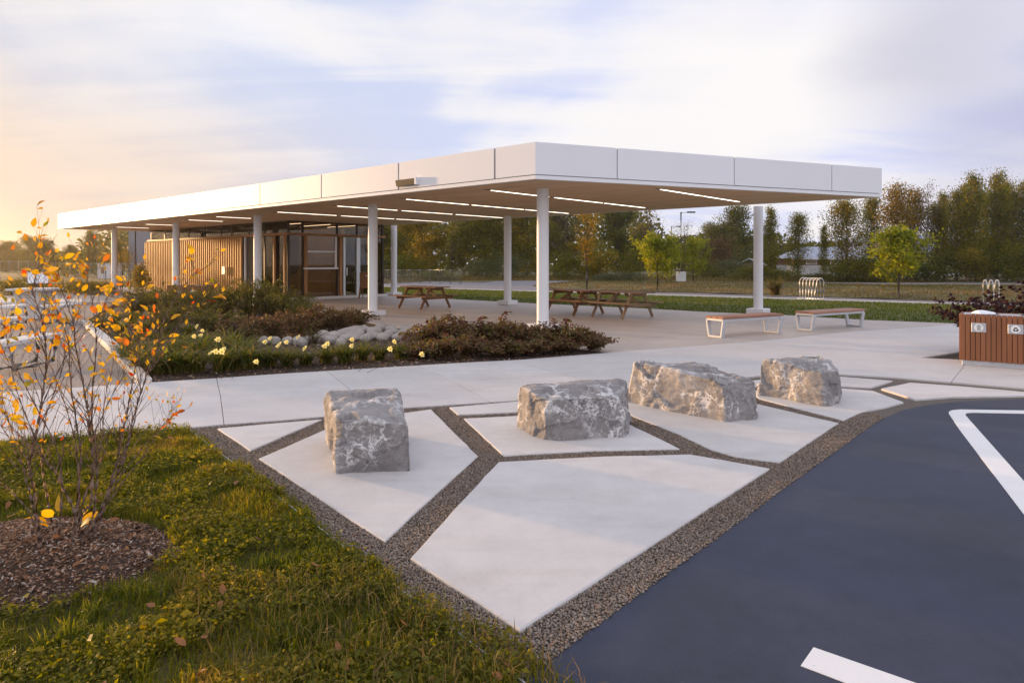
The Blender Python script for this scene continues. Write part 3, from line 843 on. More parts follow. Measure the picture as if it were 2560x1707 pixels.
# fascia: drip trim and panels
def fascia(p, q, cuts, name='fascia_panel', st=0.0, gap=.012):
    d = (q - p).normalized(); n_ = Vector((d.y, -d.x, 0))
    mid = (C0 + CB) / 2
    if (mid - p).dot(n_) > 0: n_ = -n_
    L_ = (q - p).length
    Mf = Matrix(((d.x, n_.x, 0, p.x), (d.y, n_.y, 0, p.y), (0, 0, 1, 0), (0, 0, 0, 1)))
    ts = [0] + cuts + [L_]
    for a, b in zip(ts[:-1], ts[1:]):
        m = MB().cbox(a + (gap if a else st), b - (gap if b < L_ else 0), -.045, 0, ZS + .095, ZT, .003)
        o = m.build(name, M['panel'], pav); o.matrix_local = Mf
    tr = MB().cbox(st * 2, L_, -.10, .004, ZS - .004, ZS + .078, .003).build('drip_trim', M['white'], pav); tr.matrix_local = Mf
    bk = MB().box(.02 + st * 3, L_ - .02 - .10 * (st == 0), -.09, -.03, ZS + .02, ZT - .01).build('fascia_backing', M['joint'], pav); bk.matrix_local = Mf
    return Mf
def cut_at(px, p, d):
    k_ = (px - CX) / FPX
    return (k_ * p.y - p.x) / (d.x - k_ * d.y)
cl = sorted(cut_at(x * 1.0884, C0, dl) for x in (1136, 915, 738, 597, 480, 382, 298, 226, 178))
cr = sorted(cut_at(x * 1.0884, C0, dr) for x in (1418, 1687, 1911))
MfL = fascia(C0, CL, cl, gap=.024)
fascia(C0, CR, cr)
Lr = (CB - CR).length
fascia(CR, CB, [Lr * i / 8 for i in range(1, 8)], st=.04)
Le = (CB - CL).length
fascia(CL, CB, [Le * i / 4 for i in range(1, 4)])
link('roof_deck', slab_mesh('roof_deck', inset(ccw(roof_xy), .05), ZT - .02, ZT - .06, 0, M['galv']), pav)

# wall lamp box on the long fascia
u0 = cut_at(996, C0, dl); u1 = cut_at(1046, C0, dl)
zl0, zl1 = 3.50, 3.67
b = MB()
b.add([(u1 + .05, .0, zl1), (u0, .0, zl1), (u0, .10, zl1 - .02), (u1 + .05, .10, zl1 - .02), (u1 + .05, .0, zl0), (u0, .0, zl0), (u0, .07, zl0), (u1 + .05, .07, zl0)],
      [(0, 1, 2, 3), (7, 6, 5, 4), (3, 2, 6, 7), (0, 3, 7, 4), (1, 5, 6, 2), (0, 4, 5, 1)])
lampbox = b.build('flood_lamp', M['black'], pav); lampbox.matrix_local = MfL
b = MB().cbox(u1 - .03, u1 + .045, .0, .10, zl0 - .005, zl1 + .005, .004)
br_ = b.build('lamp_bracket', M['white'], lampbox)

# round columns on square plinths
def column(px, py, top_w=.285, base=True):
    c = G(px, py)
    Rz = Matrix.Translation(c) @ Matrix.Rotation(math.atan2(dd.y, dd.x), 4, 'Z')
    r = top_w / 2
    o = MB().lathe([(r, .0), (r, ZS + .002)], 40).build('column', M['white'], pav, c)
    if base:
        p = MB().cbox(-.275, .275, -.275, .275, 0, .155, .008).build('plinth', M['white'], o, (0, 0, 0), (0, 0, math.atan2(dd.y, dd.x)))
    return c
colA = G(1357, 825.4); colB = G(932, 788.2)
step = (colB - colA)
for i in range(5):
    p = colA + step * i
    # true pixel columns: 1357, 932, 645, 440, 286
    pxs = (1357, 932, 644, 440, 286)[i]
    t = cut_at(pxs, colA, step.normalized()) / step.length
    q = colA + step * t
    column(CX + q.x / q.y * FPX, HY + EYE * FPX / q.y)
column(1269, 761.0); column(985, 738.8)
cR_ = column(1895.7, 783.6)

# recessed light strips
LIGHTS = [((1652, 473.5), [(1652, 1755), (1760, 1848)]),
          ((1227.7, 475.8), [(1228, 1372), (1387, 1506), (1512, 1612)]),
          ((1015.5, 498), [(1016, 1171), (1180, 1309), (1314, 1421)]),
          ((843.5, 515), [(844, 993), (1005, 1131), (1140, 1256)]),
          ((693, 530), [(694, 841), (853, 985), (991, 1105)]),
          ((540.5, 541.7), [(541, 627)]),
          ((472, 549.6), [(472, 556)]),
          ((365, 560.5), [(365, 432)]),
          ((290, 567.6), [(291, 372)])]
for (x0, y0), segs in LIGHTS:
    p = G(x0, y0, ZS)
    for a, b in segs:
        ta, tb = cut_at(a, p, dd), cut_at(b, p, dd)
        Ml = Matrix(((dd.x, -dd.y, 0, p.x), (dd.y, dd.x, 0, p.y), (0, 0, 1, 0), (0, 0, 0, 1)))
        h = MB().box(ta - .22, tb + .12, -.035, .035, ZS - .004, ZS + .014).build('light_housing', M['darkmetal'], sof); h.matrix_local = Ml
        e = MB().box(ta, tb, -.026, .026, ZS - .008, ZS + .006).build('light_strip', M['led'], h)

# ---- glazed room
gp = G(769.6, 748.4)
k_ = (720 - CX) / FPX
tt = cut_at(720, gp, dd)
GC = gp + dd * tt                                       # corner of the room
wl = cut_at(378, GC, dl)                                 # long wall length
wr = cut_at(957, GC, dd)                                 # short glazed wall
def frame_mat(p, d, n_):
    return Matrix(((d.x, n_.x, 0, p.x), (d.y, n_.y, 0, p.y), (0, 0, 1, 0), (0, 0, 0, 1)))
nl = -dd                                               # outward of the long wall
nr = -dl
FL = frame_mat(GC, dl, nl); FR = frame_mat(GC, dd, nr)
ZB = ZAT(585, GC.y)                                    # timber beam level
def tL(px): return cut_at(px, GC, dl)
def tR(px): return cut_at(px, GC, dd)
def part(mb, name, mat, Mx, parent=None):
    o = mb.build(name, mat, parent or pav)
    if parent is None: o.matrix_local = Mx
    return o
room = part(MB().box(-.02, wl, -.25, .04, 0, .10), 'room_kerb', M['concrete_white'], FL)
part(MB().box(.045, wr + .1, -.25, .25, 0, .10), 'room_kerb', M['concrete_white'], FR)
# glass: clerestory and lower panes of the long wall, panes of the short wall
Lm = [0.02] + [tL(x) for x in (661, 622, 579, 553, 512, 472, 412, 378)]
for a, b in zip(Lm[:-1], Lm[1:]):
    part(MB().box(a + .03, b - .03, -.02, -.008, ZB + .06, ZS - .03), 'window_pane', M['glass'], FL)
for t in Lm:
    part(MB().box(t - .035, t + .035, -.06, .015, ZB + .05, ZS - .003), 'mullion', M['darkmetal'], FL)
for a, b in ((.02, tL(661)), (tL(661), tL(622))):
    part(MB().box(a + .03, b - .03, -.02, -.008, .10, ZB - .05), 'window_pane', M['glass'], FL)
for x in (622, 661):
    part(MB().box(tL(x) - .04, tL(x) + .04, -.06, .015, .10, ZB - .055), 'mullion', M['darkmetal'], FL)
for x in (690, 716):
    part(MB().cbox(tL(x) - .055, tL(x) + .055, .03, .12, .0, ZB - .052, .005), 'timber_post', M['post'], FL)
part(MB().cbox(-.16, wl + .2, .02, .16, ZB - .05, ZB + .055, .006), 'timber_beam', M['post'], FL)
part(MB().cbox(-.0, wr + .05, .02, .15, ZB - .05, ZB + .05, .006), 'timber_beam', M['post'], FR)
part(MB().box(-.03, wl + .02, -.08, .02, ZS - .04, ZS + .002), 'head_frame', M['darkmetal'], FL)
part(MB().box(.025, wr + .02, -.08, .02, ZS - .04, ZS + .002), 'head_frame', M['darkmetal'], FR)
# door in the long wall beside the slats (white frame)
d0, d1 = tL(640), tL(616)
part(MB().cbox(d0 - .03, d0 + .05, .02, .09, 0, ZB - .06, .004), 'door_frame', M['white'], FL)
part(MB().cbox(d1 - .05, d1 + .05, .02, .09, 0, ZB - .06, .004), 'door_frame', M['white'], FL)
part(MB().box(d0 + .06, d1 - .06, .0, .03, .02, ZB - .08), 'door', M['darkmetal'], FL)
# short wall
Rm = [0.03] + [tR(x) for x in (757, 843, 892, 957)]
for a, b in zip(Rm[:-1], Rm[1:]):
    part(MB().box(a + .03, b - .03, -.02, -.008, ZB + .05, ZS - .04), 'window_pane', M['glass'], FR)
for i, t in enumerate(Rm):
    part(MB().box(t - .04, t + .04, -.07, .012, .10, ZS - .042), 'mullion', M['darkmetal'], FR)
part(MB().box(Rm[0] + .03, Rm[1] - .03, -.02, -.008, .10, ZB - .05), 'window_pane', M['glass'], FR)
zsill, zbar, ztop = ZAT(669, 29.6), ZAT(629, 29.6), ZB - .055
part(MB().box(Rm[1] + .10, Rm[2] - .08, -.02, -.008, .10, zsill - .06), 'window_pane', M['glass'], FR)
sw = part(MB().cbox(Rm[1] + .06, Rm[1] + .14, .0, .07, zsill, ztop, .004), 'service_window', M['white'], FR)
for mb_, n_ in ((MB().cbox(Rm[2] - .15, Rm[2] - .06, .0, .07, zsill, ztop, .004), 'window_frame'),
                (MB().cbox(Rm[1] + .141, Rm[2] - .151, .0, .06, zbar - .035, zbar + .035, .004), 'window_bar'),
                (MB().cbox(Rm[1] + .02, Rm[2] - .03, .0, .16, zsill - .07, zsill - .001, .004), 'window_sill')):
    mb_.build(n_, M['white'], sw)
MB().box(Rm[1] + .141, Rm[2] - .151, .0, .012, zsill, zbar - .036).build('window_pane', M['glass'], sw)
MB().box(Rm[1] + .141, Rm[2] - .151, .018, .03, zbar + .036, ztop).build('window_pane', M['glass'], sw)
for x in (762, 849):
    part(MB().cbox(tR(x) - .06, tR(x) + .06, .025, .12, .0, ZB - .052, .005), 'timber_post', M['post'], FR)
# glazed doors at the end
dx = [tR(x) for x in (857, 861, 890, 897, 955)]
part(MB().box(dx[0] + .12, dx[2] - .02, -.018, -.006, .12, ZB - .06), 'door_pane', M['clearglass'], FR)
part(MB().box(dx[3] + .02, wr - .04, -.018, -.006, .12, ZB - .06), 'door_pane', M['clearglass'], FR)
part(MB().cbox(dx[0], dx[0] + .11, -.03, .05, .10, ZB - .06, .004), 'door_frame', M['silver'], FR)
part(MB().cbox(dx[2], dx[2] + .20, -.03, .05, .10, ZB - .06, .004), 'door_frame', M['silver'], FR)
hd_ = part(MB().cbox(dx[0] + .14, dx[0] + .19, .02, .09, 1.0, 1.35, .004), 'door_handle', M['silver'], FR)
# interior: floor, end and back walls of the room
part(MB().box(.05, wl, -4.6, -.26, .06, .095), 'room_floor', M['insidefloor'], FL)
FE_ = frame_mat(GC + dd * wr, dl, dd)
part(MB().box(3.2, wl, -.14, 0, .1, ZS - .05), 'back_wall', M['inside'], FE_)
part(MB().box(.05, 3.1, -.02, -.008, .1, ZS - .05), 'window_pane', M['clearglass'], FE_)
part(MB().box(-.05, .05, -.06, .02, .0, ZS - .05), 'mullion', M['darkmetal'], FE_)
part(MB().box(3.4, 3.55, -wr + .2, -2.6, .1, ZS - .05, ), 'partition_wall', M['inside'], FL)
part(MB().box(3.0, wl, -.40, -.26, .1, ZB - .12), 'inner_wall', M['inside'], FL)
part(MB().box(wl - .1, wl, -wr, -.05, .1, ZS - .05), 'end_wall', M['inside'], FL)
part(MB().box(1.2, 1.9, -3.6, -.7, .1, 1.05), 'service_counter', M['inside'], FL)
part(MB().box(Rm[1] + .05, Rm[2] - .05, -.50, -.40, .1, zsill - .05), 'counter_front', M['counter'], FR)
part(MB().box(.2, Rm[1], -1.9, -1.8, .1, ZB - .3), 'inner_screen', M['counter'], FR)
for yy in (-1.2, -2.6, -4.0):
    ih = part(MB().box(.8, 3.2, yy - .04, yy + .04, ZS - .03, ZS - .005), 'light_housing', M['darkmetal'], FL)
    MB().box(.82, 3.18, yy - .03, yy + .03, ZS - .036, ZS - .0295).build('light_strip', M['led'], ih)

# vertical timber slats before the long wall
s0, s1 = tL(610), tL(371)
scr = part(MB().box(s0, s1, .06, .10, ZB - .16, ZB - .10), 'slat_screen', M['post'], FL)
MB().box(s0, s1, .06, .10, .12, .20).build('slat_rail', M['post'], scr)
part(MB().box(s0, s1, .0, .05, .1, ZB - .06), 'shaded_backing', M['gap_shade'], FL)  # sheet coloured dark as the shadow gaps behind the slats
ns = 50
sl = MB().cbox(-.040, .040, .0, .085, .02, ZB - .07, .003).mesh('slat', M['slat'])
for i in range(ns):
    o = link('slat', sl, scr, (s0 + (s1 - s0) * i / (ns - 1), .102, 0))
wb = part(MB().cbox(tL(577), tL(570), .235, .30, 1.02, 1.40, .01), 'socket_box', M['galv'], FL)
sp_ = MB().lathe([(.055, 0), (.055, .05), (.02, .07), (0, .07)], 20).build('security_camera', M['white'], pav)
q = FL @ Vector((wl - .2, .3, ZS - .002)); sp_.location = q; sp_.rotation_euler = (math.pi, 0, 0)

# ================================================================ things on the plaza
def solve_frame(c0, c1):
    return math.atan2(c1.y - c0.y, c1.x - c0.x)

def picnic_table(name_label, loc, rz, mat, seedv):
    t = empty('picnic_table', loc, rz, name_label, 'picnic table', 'wooden picnic tables under the canopy')
    L = 1.83; rs = random.Random(seedv)
    for i in range(5):
        y = (i - 2) * .146
        MB().cbox(-L / 2, L / 2, y - .069, y + .069, .715, .753, .005).build('tabletop_plank', mat, t)
    for sgn in (-1, 1):
        for j in (0, 1):
            y = sgn * (.56 + j * .146)
            MB().cbox(-L / 2, L / 2, y - .068, y + .068, .415, .453, .005).build('seat_plank', mat, t)
    for x in (-.60, .60):
        s = 1 if x > 0 else -1
        MB().cbox(x - .02, x + .02, -.34, .34, .625, .714, .005).build('top_beam', mat, t)
        MB().cbox(x - .021 + s * .042, x + .02 + s * .042, -.72, .72, .325, .414, .005).build('seat_beam', mat, t)
        for sy in (-1, 1):
            MB().bar((x - s * .041, sy * .70, .0), (x - s * .041, sy * .27, .714), .09, .038, (1, 0, 0)).build('leg', mat, t)
        MB().bar((x + s * .0, 0, .40), (s * .10, 0, .70), .085, .038, (0, 1, 0)).build('brace', mat, t)
    return t
def feet_frame(nl_, fl_, nr_, fr_):
    P_ = [G(*p) for p in (nl_, fl_, nr_, fr_)]
    c = sum(P_, Vector()) / 4
    u = (P_[2] + P_[3] - P_[0] - P_[1])
    return c, math.atan2(u.y, u.x)
cR1, aR1 = feet_frame((1480.3, 791.3), (1540.5, 786.2), (1572.1, 798.8), (1633.2, 793.1))
cL1, aL1 = feet_frame((996.4, 768.8), (1050.3, 765.4), (1074.8, 774.9), (1125.3, 769.2))
picnic_table('weathered grey brown picnic table at the bench end of the pair', cR1, aR1, M['old_wood'], 1)
cM = (G(1445, 789.8) + G(1503.8, 783.7)) / 2
uM = Vector((math.cos(aR1 + .03), math.sin(aR1 + .03), 0))
picnic_table('reddish picnic table pushed up to the weathered one, half hidden behind the front column', cM - uM * .62, aR1 + .03, M['table_wood'], 2)
picnic_table('reddish picnic table standing alone before the glazed room', cL1, aL1, M['table_wood'], 3)

# a brown board on splayed legs before the glazed room
bd = G(913, 746.5)
t = empty('display_board', bd, R(-8), 'brown wooden board on splayed legs standing before the glazed room doors', 'display board')
MB().cbox(-.25, .25, -.02, .02, .45, 1.14, .008).build('board', M['table_wood'], t)
for s in (-1, 1):
    MB().bar((s * .27, -.03, 0), (s * .20, -.03, .62), .07, .035, (0, 1, 0)).build('leg', M['table_wood'], t)
    MB().bar((s * .20, .26, 0), (s * .16, .02, 1.05), .05, .03, (1, 0, 0)).build('leg', M['table_wood'], t)
MB().lathe([(0.0, 0), (.05, 0), (.05, .012), (.0, .012)], 20).build('round_badge', M['silver'], t, (.08, -.034, 1.0), (R(90), 0, 0))

# benches
def bench(label, nearl, nearr, farl, dep):
    zs = .45
    a, b, c = G(*nearl, zs), G(*nearr, zs), G(*farl, zs)
    rz = math.atan2(b.y - a.y, b.x - a.x)
    Lb = (b - a).length
    u = Vector((math.cos(rz), math.sin(rz), 0)); n_ = Vector((-u.y, u.x, 0))
    o = a + u * Lb / 2 + n_ * dep / 2
    t = empty('bench', (o.x, o.y, 0), rz, label, 'bench', 'flat benches on the plaza')
    w = dep / 3
    for i in range(3):
        MB().cbox(-Lb / 2, Lb / 2, -dep / 2 + w * i + .005, -dep / 2 + w * (i + 1) - .005, .402, .45, .005).build('seat_plank', M['bench_wood'], t)
    MB().cbox(-Lb / 2 + .05, Lb / 2 - .05, -dep / 2 + .03, -dep / 2 + .07, .345, .40, .004).build('side_rail', M['benchmetal'], t)
    MB().cbox(-Lb / 2 + .05, Lb / 2 - .05, dep / 2 - .07, dep / 2 - .03, .345, .40, .004).build('side_rail', M['benchmetal'], t)
    for s in (-1, 1):
        x = s * (Lb / 2 - .055)
        tw, bw = dep / 2 - .022, dep / 2 - .085
        fr = MB().cbox(x - .05, x + .05, -tw, tw, .355, .401, .004).build('leg_frame', M['benchmetal'], t)
        MB().bar((x, -bw, 0), (x, -tw, .36), .10, .042, (0, 1, 0)).build('leg', M['benchmetal'], fr)
        MB().bar((x, bw, 0), (x, tw, .36), .10, .042, (0, 1, 0)).build('leg', M['benchmetal'], fr)
        MB().cbox(x - .049, x + .049, -bw, bw, .0, .04, .004).build('foot_bar', M['benchmetal'], fr)
    return t
bench('wood topped metal bench before the outer column, its end lit by the sun', (1808.2, 792.9), (1959.3, 784.0), (1772.2, 787.8), .50)
bench('wood topped metal bench at the lawn edge below the bike rack', (2034.5, 780.2), (2163.5, 772.2), (1997, 774.5), .50)

# bike racks of bent tubes
def hoop_rack(name_label, loc, rz, n=6):
    t = empty('bike_rack', loc, rz, name_label, 'bike rack', 'bent tube bike racks')
    for i in range(n):
        y = (i - (n - 1) / 2) * .20
        lean = (i - (n - 1) / 2) * .035
        pts = []
        for q in range(13):
            a = math.pi * q / 12
            pts.append((-.19 * math.cos(a), y, .72 + .19 * math.sin(a)))
        pts = [(-.24, y - lean, .0), (-.225, y - lean * .6, .35)] + pts + [(.225, y - lean * .6, .35), (.24, y - lean, .0)]
        MB().tube(pts, .030, 10).build('hoop', M['white'], t)
    MB().cbox(-.30, -.18, -.5, .5, 0, .03, .004).build('base_rail', M['galv'], t)
    MB().cbox(.18, .30, -.5, .5, 0, .03, .004).build('base_rail', M['galv'], t)
    return t
hoop_rack('white bike rack of bent tubes on the lawn edge beyond the benches', G(2029, 748), R(19))
hoop_rack('white bike rack half hidden behind the purple leaved shrub', G(2478, 760), R(75), 3)

# waste bins clad in brown planks
def bin_unit(label, corner, rz, L, D, H):
    t = empty('waste_bin', corner, rz, label, 'waste bin', 'plank clad waste bins')
    # local: x along the front, y to the back, origin at the front corner
    MB().cbox(.02, L - .02, .02, D - .02, .0, .085, .004).build('base', M['galv'], t)
    MB().box(.03, L - .03, .03, D - .03, .08, H - .03).build('carcass', M['black'], t)
    n = max(4, round(L / .066)); w = L / n
    pl = MB().cbox(.004, w - .004, -.012, .016, .08, H, .003).mesh('plank', M['composite'])
    for i in range(n):
        link('plank', pl, t, (i * w, 0, 0))
        link('plank', pl, t, (i * w, D - .004, 0))
    nd = max(3, round(D / .1)); wd = D / nd
    pd = MB().cbox(-.012, .016, .018, wd - .004, .08, H, .003).mesh('plank', M['composite'])
    for i in range(nd):
        link('plank', pd, t, (-.005, i * wd, 0)); link('plank', pd, t, (L + .001, i * wd, 0))
    lid = MB()
    # lid rim with two round openings built as rings
    lid.cbox(.02, L - .02, .02, D - .025, H - .045, H - .008, .004)
    lo_ = lid.build('lid', M['silver'], t)
    return t, lo_
bc = G(2401, 912)
bin1, lid1 = bin_unit('long brown plank waste bin with trash and recycling signs', bc, math.atan2(-.60, .80), 1.32, .62, .80)
for cx_ in (.30, .95):
    MB().lathe([(.0, .0), (.155, .0), (.155, .004), (.19, .006), (.19, -.01)], 40).build('bin_opening', M['black'], lid1, (cx_, .31, .795))
# bag edge bulging out of the first opening
bg = MB(); prof = []
for i in range(9):
    a = i / 8
    prof.append(((.165 * (1 - a ** 1.5) + .004), .062 * math.sin(a * math.pi / 2)))
bg.lathe(prof, 36)
bgo = bg.build('bin_bag', M['plastic'], None)
for v in bgo.data.vertices:
    v.co += Vector((noise.noise(v.co * 13), noise.noise(v.co * 15 + Vector((4, 0, 0))), noise.noise(v.co * 14) * .7)) * .022
    v.co.y *= .75
bgo.location = bin1.matrix_basis @ Vector((.28, .30, .790)); bgo.rotation_euler = (0, 0, bin1.rotation_euler.z)
tag(bgo, 'white plastic bag bulging from the top of the brown plank bin', 'bin bag')

def disc(mb, cx, cz, r, y, n=36, sx=1):
    vs = [(cx + r * sx * math.cos(2 * math.pi * i / n), y, cz + r * math.sin(2 * math.pi * i / n)) for i in range(n)]
    mb.add(vs, [tuple(range(n))])
def trash_sign(parent, x, z, w=.19, h=.142):
    p = MB().cbox(x - w / 2, x + w / 2, -.020, -.0125, z - h / 2, z + h / 2, .002).build('sign_plate', M['silver'], parent)
    m = MB(); disc(m, x, z, .060, -.0215); m.build('sign_disc', M['white_sticker'], p)
    m = MB()
    # dustbin pictogram: lid, rim and ribbed body
    def quad(pts): m.add([(x + a * .76, -.0225, z + b_ * .76) for a, b_ in pts], [tuple(range(len(pts)))])
    quad([(-.040, .028), (.040, .028), (.046, .036), (-.046, .036)])
    quad([(-.036, .039), (.036, .039), (.026, .053), (-.026, .053)])
    quad([(-.010, .055), (.010, .055), (.010, .060), (-.010, .060)])
    for i in range(5):
        a0 = -.034 + i * .0142
        quad([(a0 * .86, -.055), (a0 * .86 + .0085, -.055), (a0 + .010, .025), (a0, .025)])
    quad([(-.032, -.062), (.032, -.062), (.031, -.057), (-.031, -.057)])
    m.build('dustbin_symbol', M['greyprint'], p)
def recycle_sign(parent, x, z, w=.19, h=.142):
    p = MB().cbox(x - w / 2, x + w / 2, -.020, -.0125, z - h / 2, z + h / 2, .002).build('sign_plate', M['silver'], parent)
    m = MB(); disc(m, x, z, .060, -.0215); m.build('sign_disc', M['white_sticker'], p)
    m = MB()
    Rr, wd_ = .038, .017
    V3 = [Vector((Rr * math.cos(R(90 + 120 * i)), Rr * math.sin(R(90 + 120 * i)) - .006)) for i in range(3)]
    for i in range(3):
        A, B = V3[i], V3[(i + 2) % 3]
        d = (B - A).normalized(); nn = Vector((-d.y, d.x)); Ls = (B - A).length
        def q(t_, o_): v_ = A + d * t_ + nn * o_; return (x + v_.x, -.0225, z + v_.y)
        # bent band: near half starts after the corner, arrow at the far end
        m.add([q(Ls * .16, -wd_ / 2), q(Ls * .42, -wd_ / 2), q(Ls * .42, wd_ / 2), q(Ls * .10, wd_ / 2)], [(0, 1, 2, 3)])
        m.add([q(Ls * .50, -wd_ / 2), q(Ls * .68, -wd_ / 2), q(Ls * .68, -wd_), q(Ls * .93, 0), q(Ls * .68, wd_), q(Ls * .68, wd_ / 2), q(Ls * .50, wd_ / 2)], [(0, 1, 2, 3, 4, 5, 6)])
    m.build('recycling_symbol', M['print'], p)
trash_sign(bin1, .24, .600)
recycle_sign(bin1, .70, .600)
bc2 = G(419, 774.5)
bin2, lid2 = bin_unit('plank clad waste bin half hidden behind the dark green shrubs', bc2, R(-12), 1.35, .55, .82)
MB().lathe([(.0, .0), (.155, .0), (.155, .004), (.19, .006), (.19, -.01)], 32).build('bin_opening', M['black'], lid2, (.6, .28, .815))
trash_sign(bin2, .42, .60); recycle_sign(bin2, .98, .60)

# ================================================================ boulders
def boulder(label, foot, tops, seedv, sub=46, ncut=12):
    """foot: four ground points in order, tops: (height, dx, dy) per corner; a split block: flat breaks, chipped edges"""
    P0 = [G(*p) for p in foot]
    c = sum(P0, Vector()) / 4
    B_ = [p - c + Vector((0, 0, -.05)) for p in P0]
    T_ = []
    for p, (h, dx, dy) in zip(P0, tops):
        q = p - c; T_.append(Vector((q.x + dx, q.y + dy, h + .012)))
    bm = bmesh.new()
    vs = [bm.verts.new(v) for v in B_ + T_]
    for f in ((3, 2, 1, 0), (4, 5, 6, 7), (0, 1, 5, 4), (1, 2, 6, 5), (2, 3, 7, 6), (3, 0, 4, 7)):
        bm.faces.new([vs[i] for i in f])
    bmesh.ops.recalc_face_normals(bm, faces=bm.faces[:])
    bmesh.ops.subdivide_edges(bm, edges=bm.edges[:], cuts=sub, use_grid_fill=True)
    sv = Vector((seedv * 7.3, seedv * 3.1, seedv * 5.7))
    rb = random.Random(seedv * 13)
    co = np.array([v.co for v in bm.verts])
    # broad swelling of the faces
    for i in range(len(co)):
        p = Vector(co[i])
        q = noise.noise_vector(p * 1.6 + sv) * .034 + noise.noise_vector(p * 4.5 + sv) * .014
        co[i] += np.array((q.x, q.y, q.z * .7))
    mid = np.array([0, 0, .18])
    for k in range(ncut):
        n_ = np.array([rb.gauss(0, 1), rb.gauss(0, 1), rb.gauss(.25, .7)]); n_ /= np.linalg.norm(n_)
        dd_ = (co - mid) @ n_
        off = dd_.max() - rb.uniform(.008, .045)
        ex = np.maximum(0, dd_ - off)
        co -= n_[None] * (ex * .92)[:, None]
    for v, q in zip(bm.verts, co): v.co = q
    bm.normal_update()
    new = []
    for v in bm.verts:
        p = v.co; n_ = v.normal
        # bedding steps on the sides
        lz = p.z * 6 + noise.noise(p * 3.0 + sv) * 3.0
        st = lz - math.floor(lz)
        d = (st ** 4) * -.007 * (1 - abs(n_.z))
        d += noise.fractal(p * 5.5 + sv, .9, 2.1, 5) * .010
        # fracture facets: every cell of the break is a plane with its own tilt
        for fs, amp in ((2.4, .16), (6.0, .07)):
            pw = p * fs + sv + noise.noise_vector(p * 5 + sv) * .25
            cp = noise.voronoi(pw)[1][0]
            rv = noise.cell_vector(cp * 7.31 + sv) * 2 - Vector((1, 1, 1))
            d += max(-.022, min(.022, (pw - cp).dot(rv) / fs * amp)) + (rv.x + rv.y) * .0012
        d += noise.fractal(p * 20 + sv, .9, 2.1, 3) * .0055
        new.append(p + n_ * d)
    for v, p in zip(bm.verts, new):
        v.co = p
    me = bpy.data.meshes.new('boulder')
    bm.to_mesh(me); bm.free()
    me.materials.append(M['boulder'])
    me.polygons.foreach_set('use_smooth', [True] * len(me.polygons))
    me.update()
    o = link('boulder', me, None, c)
    return tag(o, label, 'boulder', 'limestone seat boulders on the paving slabs')
boulder('upright limestone boulder nearest the lawn, square front and sloping top', [(838, 1184), (1024, 1179), (1014, 1085), (812, 1098)],
        [(.385, .02, .02), (.375, -.01, .0), (.44, -.02, -.08), (.41, .05, -.05)], 1)
boulder('low limestone boulder with a warm lit side, second from the lawn', [(1366, 1102), (1567, 1093), (1570, 1052), (1288, 1066)],
        [(.36, -.03, .02), (.355, -.02, .02), (.40, -.04, -.05), (.385, .03, .0)], 2)
boulder('longest limestone boulder with a pale lit side and dark flat top', [(1814, 1055), (1889, 1047), (1770, 990), (1562, 1004)],
        [(.385, -.02, .03), (.35, .01, .02), (.41, -.10, -.05), (.44, .13, .04)], 3)
boulder('blocky limestone boulder nearest the asphalt, veined with white', [(2062, 1015), (2102, 1004), (2060, 972), (1895, 987)],
        [(.36, .0, .02), (.35, .0, .02), (.40, -.03, -.03), (.425, .04, .02)], 4)

# ================================================================ far structures
def lamp_post(label, base, h, arm_dir, block=True):
    t = empty('lamp_post', base, 0, label, 'lamp post', 'car park lamp posts')
    if block:
        MB().cbox(-.33, .33, -.33, .33, 0, .80, .03).build('concrete_base', M['kerb'], t)
    MB().tube([(0, 0, .8 if block else 0), (0, 0, h)], [.075, .055], 12).build('pole', M['poleblack'], t)
    a = MB().tube([(0, 0, h - .06), (arm_dir * .55, 0, h - .02)], .035, 8).build('arm', M['poleblack'], t)
    MB().cbox(min(arm_dir * .5, arm_dir * 1.15), max(arm_dir * .5, arm_dir * 1.15), -.14, .14, h - .06, h + .05, .03).build('lamp_head', M['poleblack'], t)
    MB().cbox(-.16, .16, -.16, .16, .8 if block else 0, (.8 if block else 0) + .06, .01).build('base_plate', M['poleblack'], t)
    return t
lamp_post('tall dark lamp post on a concrete block between the two yellow green maples', G(1702.5, 704), 5.62, 1)
lamp_post('distant lamp post behind the yellow green maples', AT(1679, 88, -.06), ZAT(565, 88), 1, False)

up = empty('utility_pole', AT(338.5, 46, -.06), 0, 'brown wooden utility pole before the grey sided building', 'utility pole')
MB().tube([(0, 0, 0), (0, 0, 5.0)], [.14, .11], 12).build('pole', M['polewood'], up)

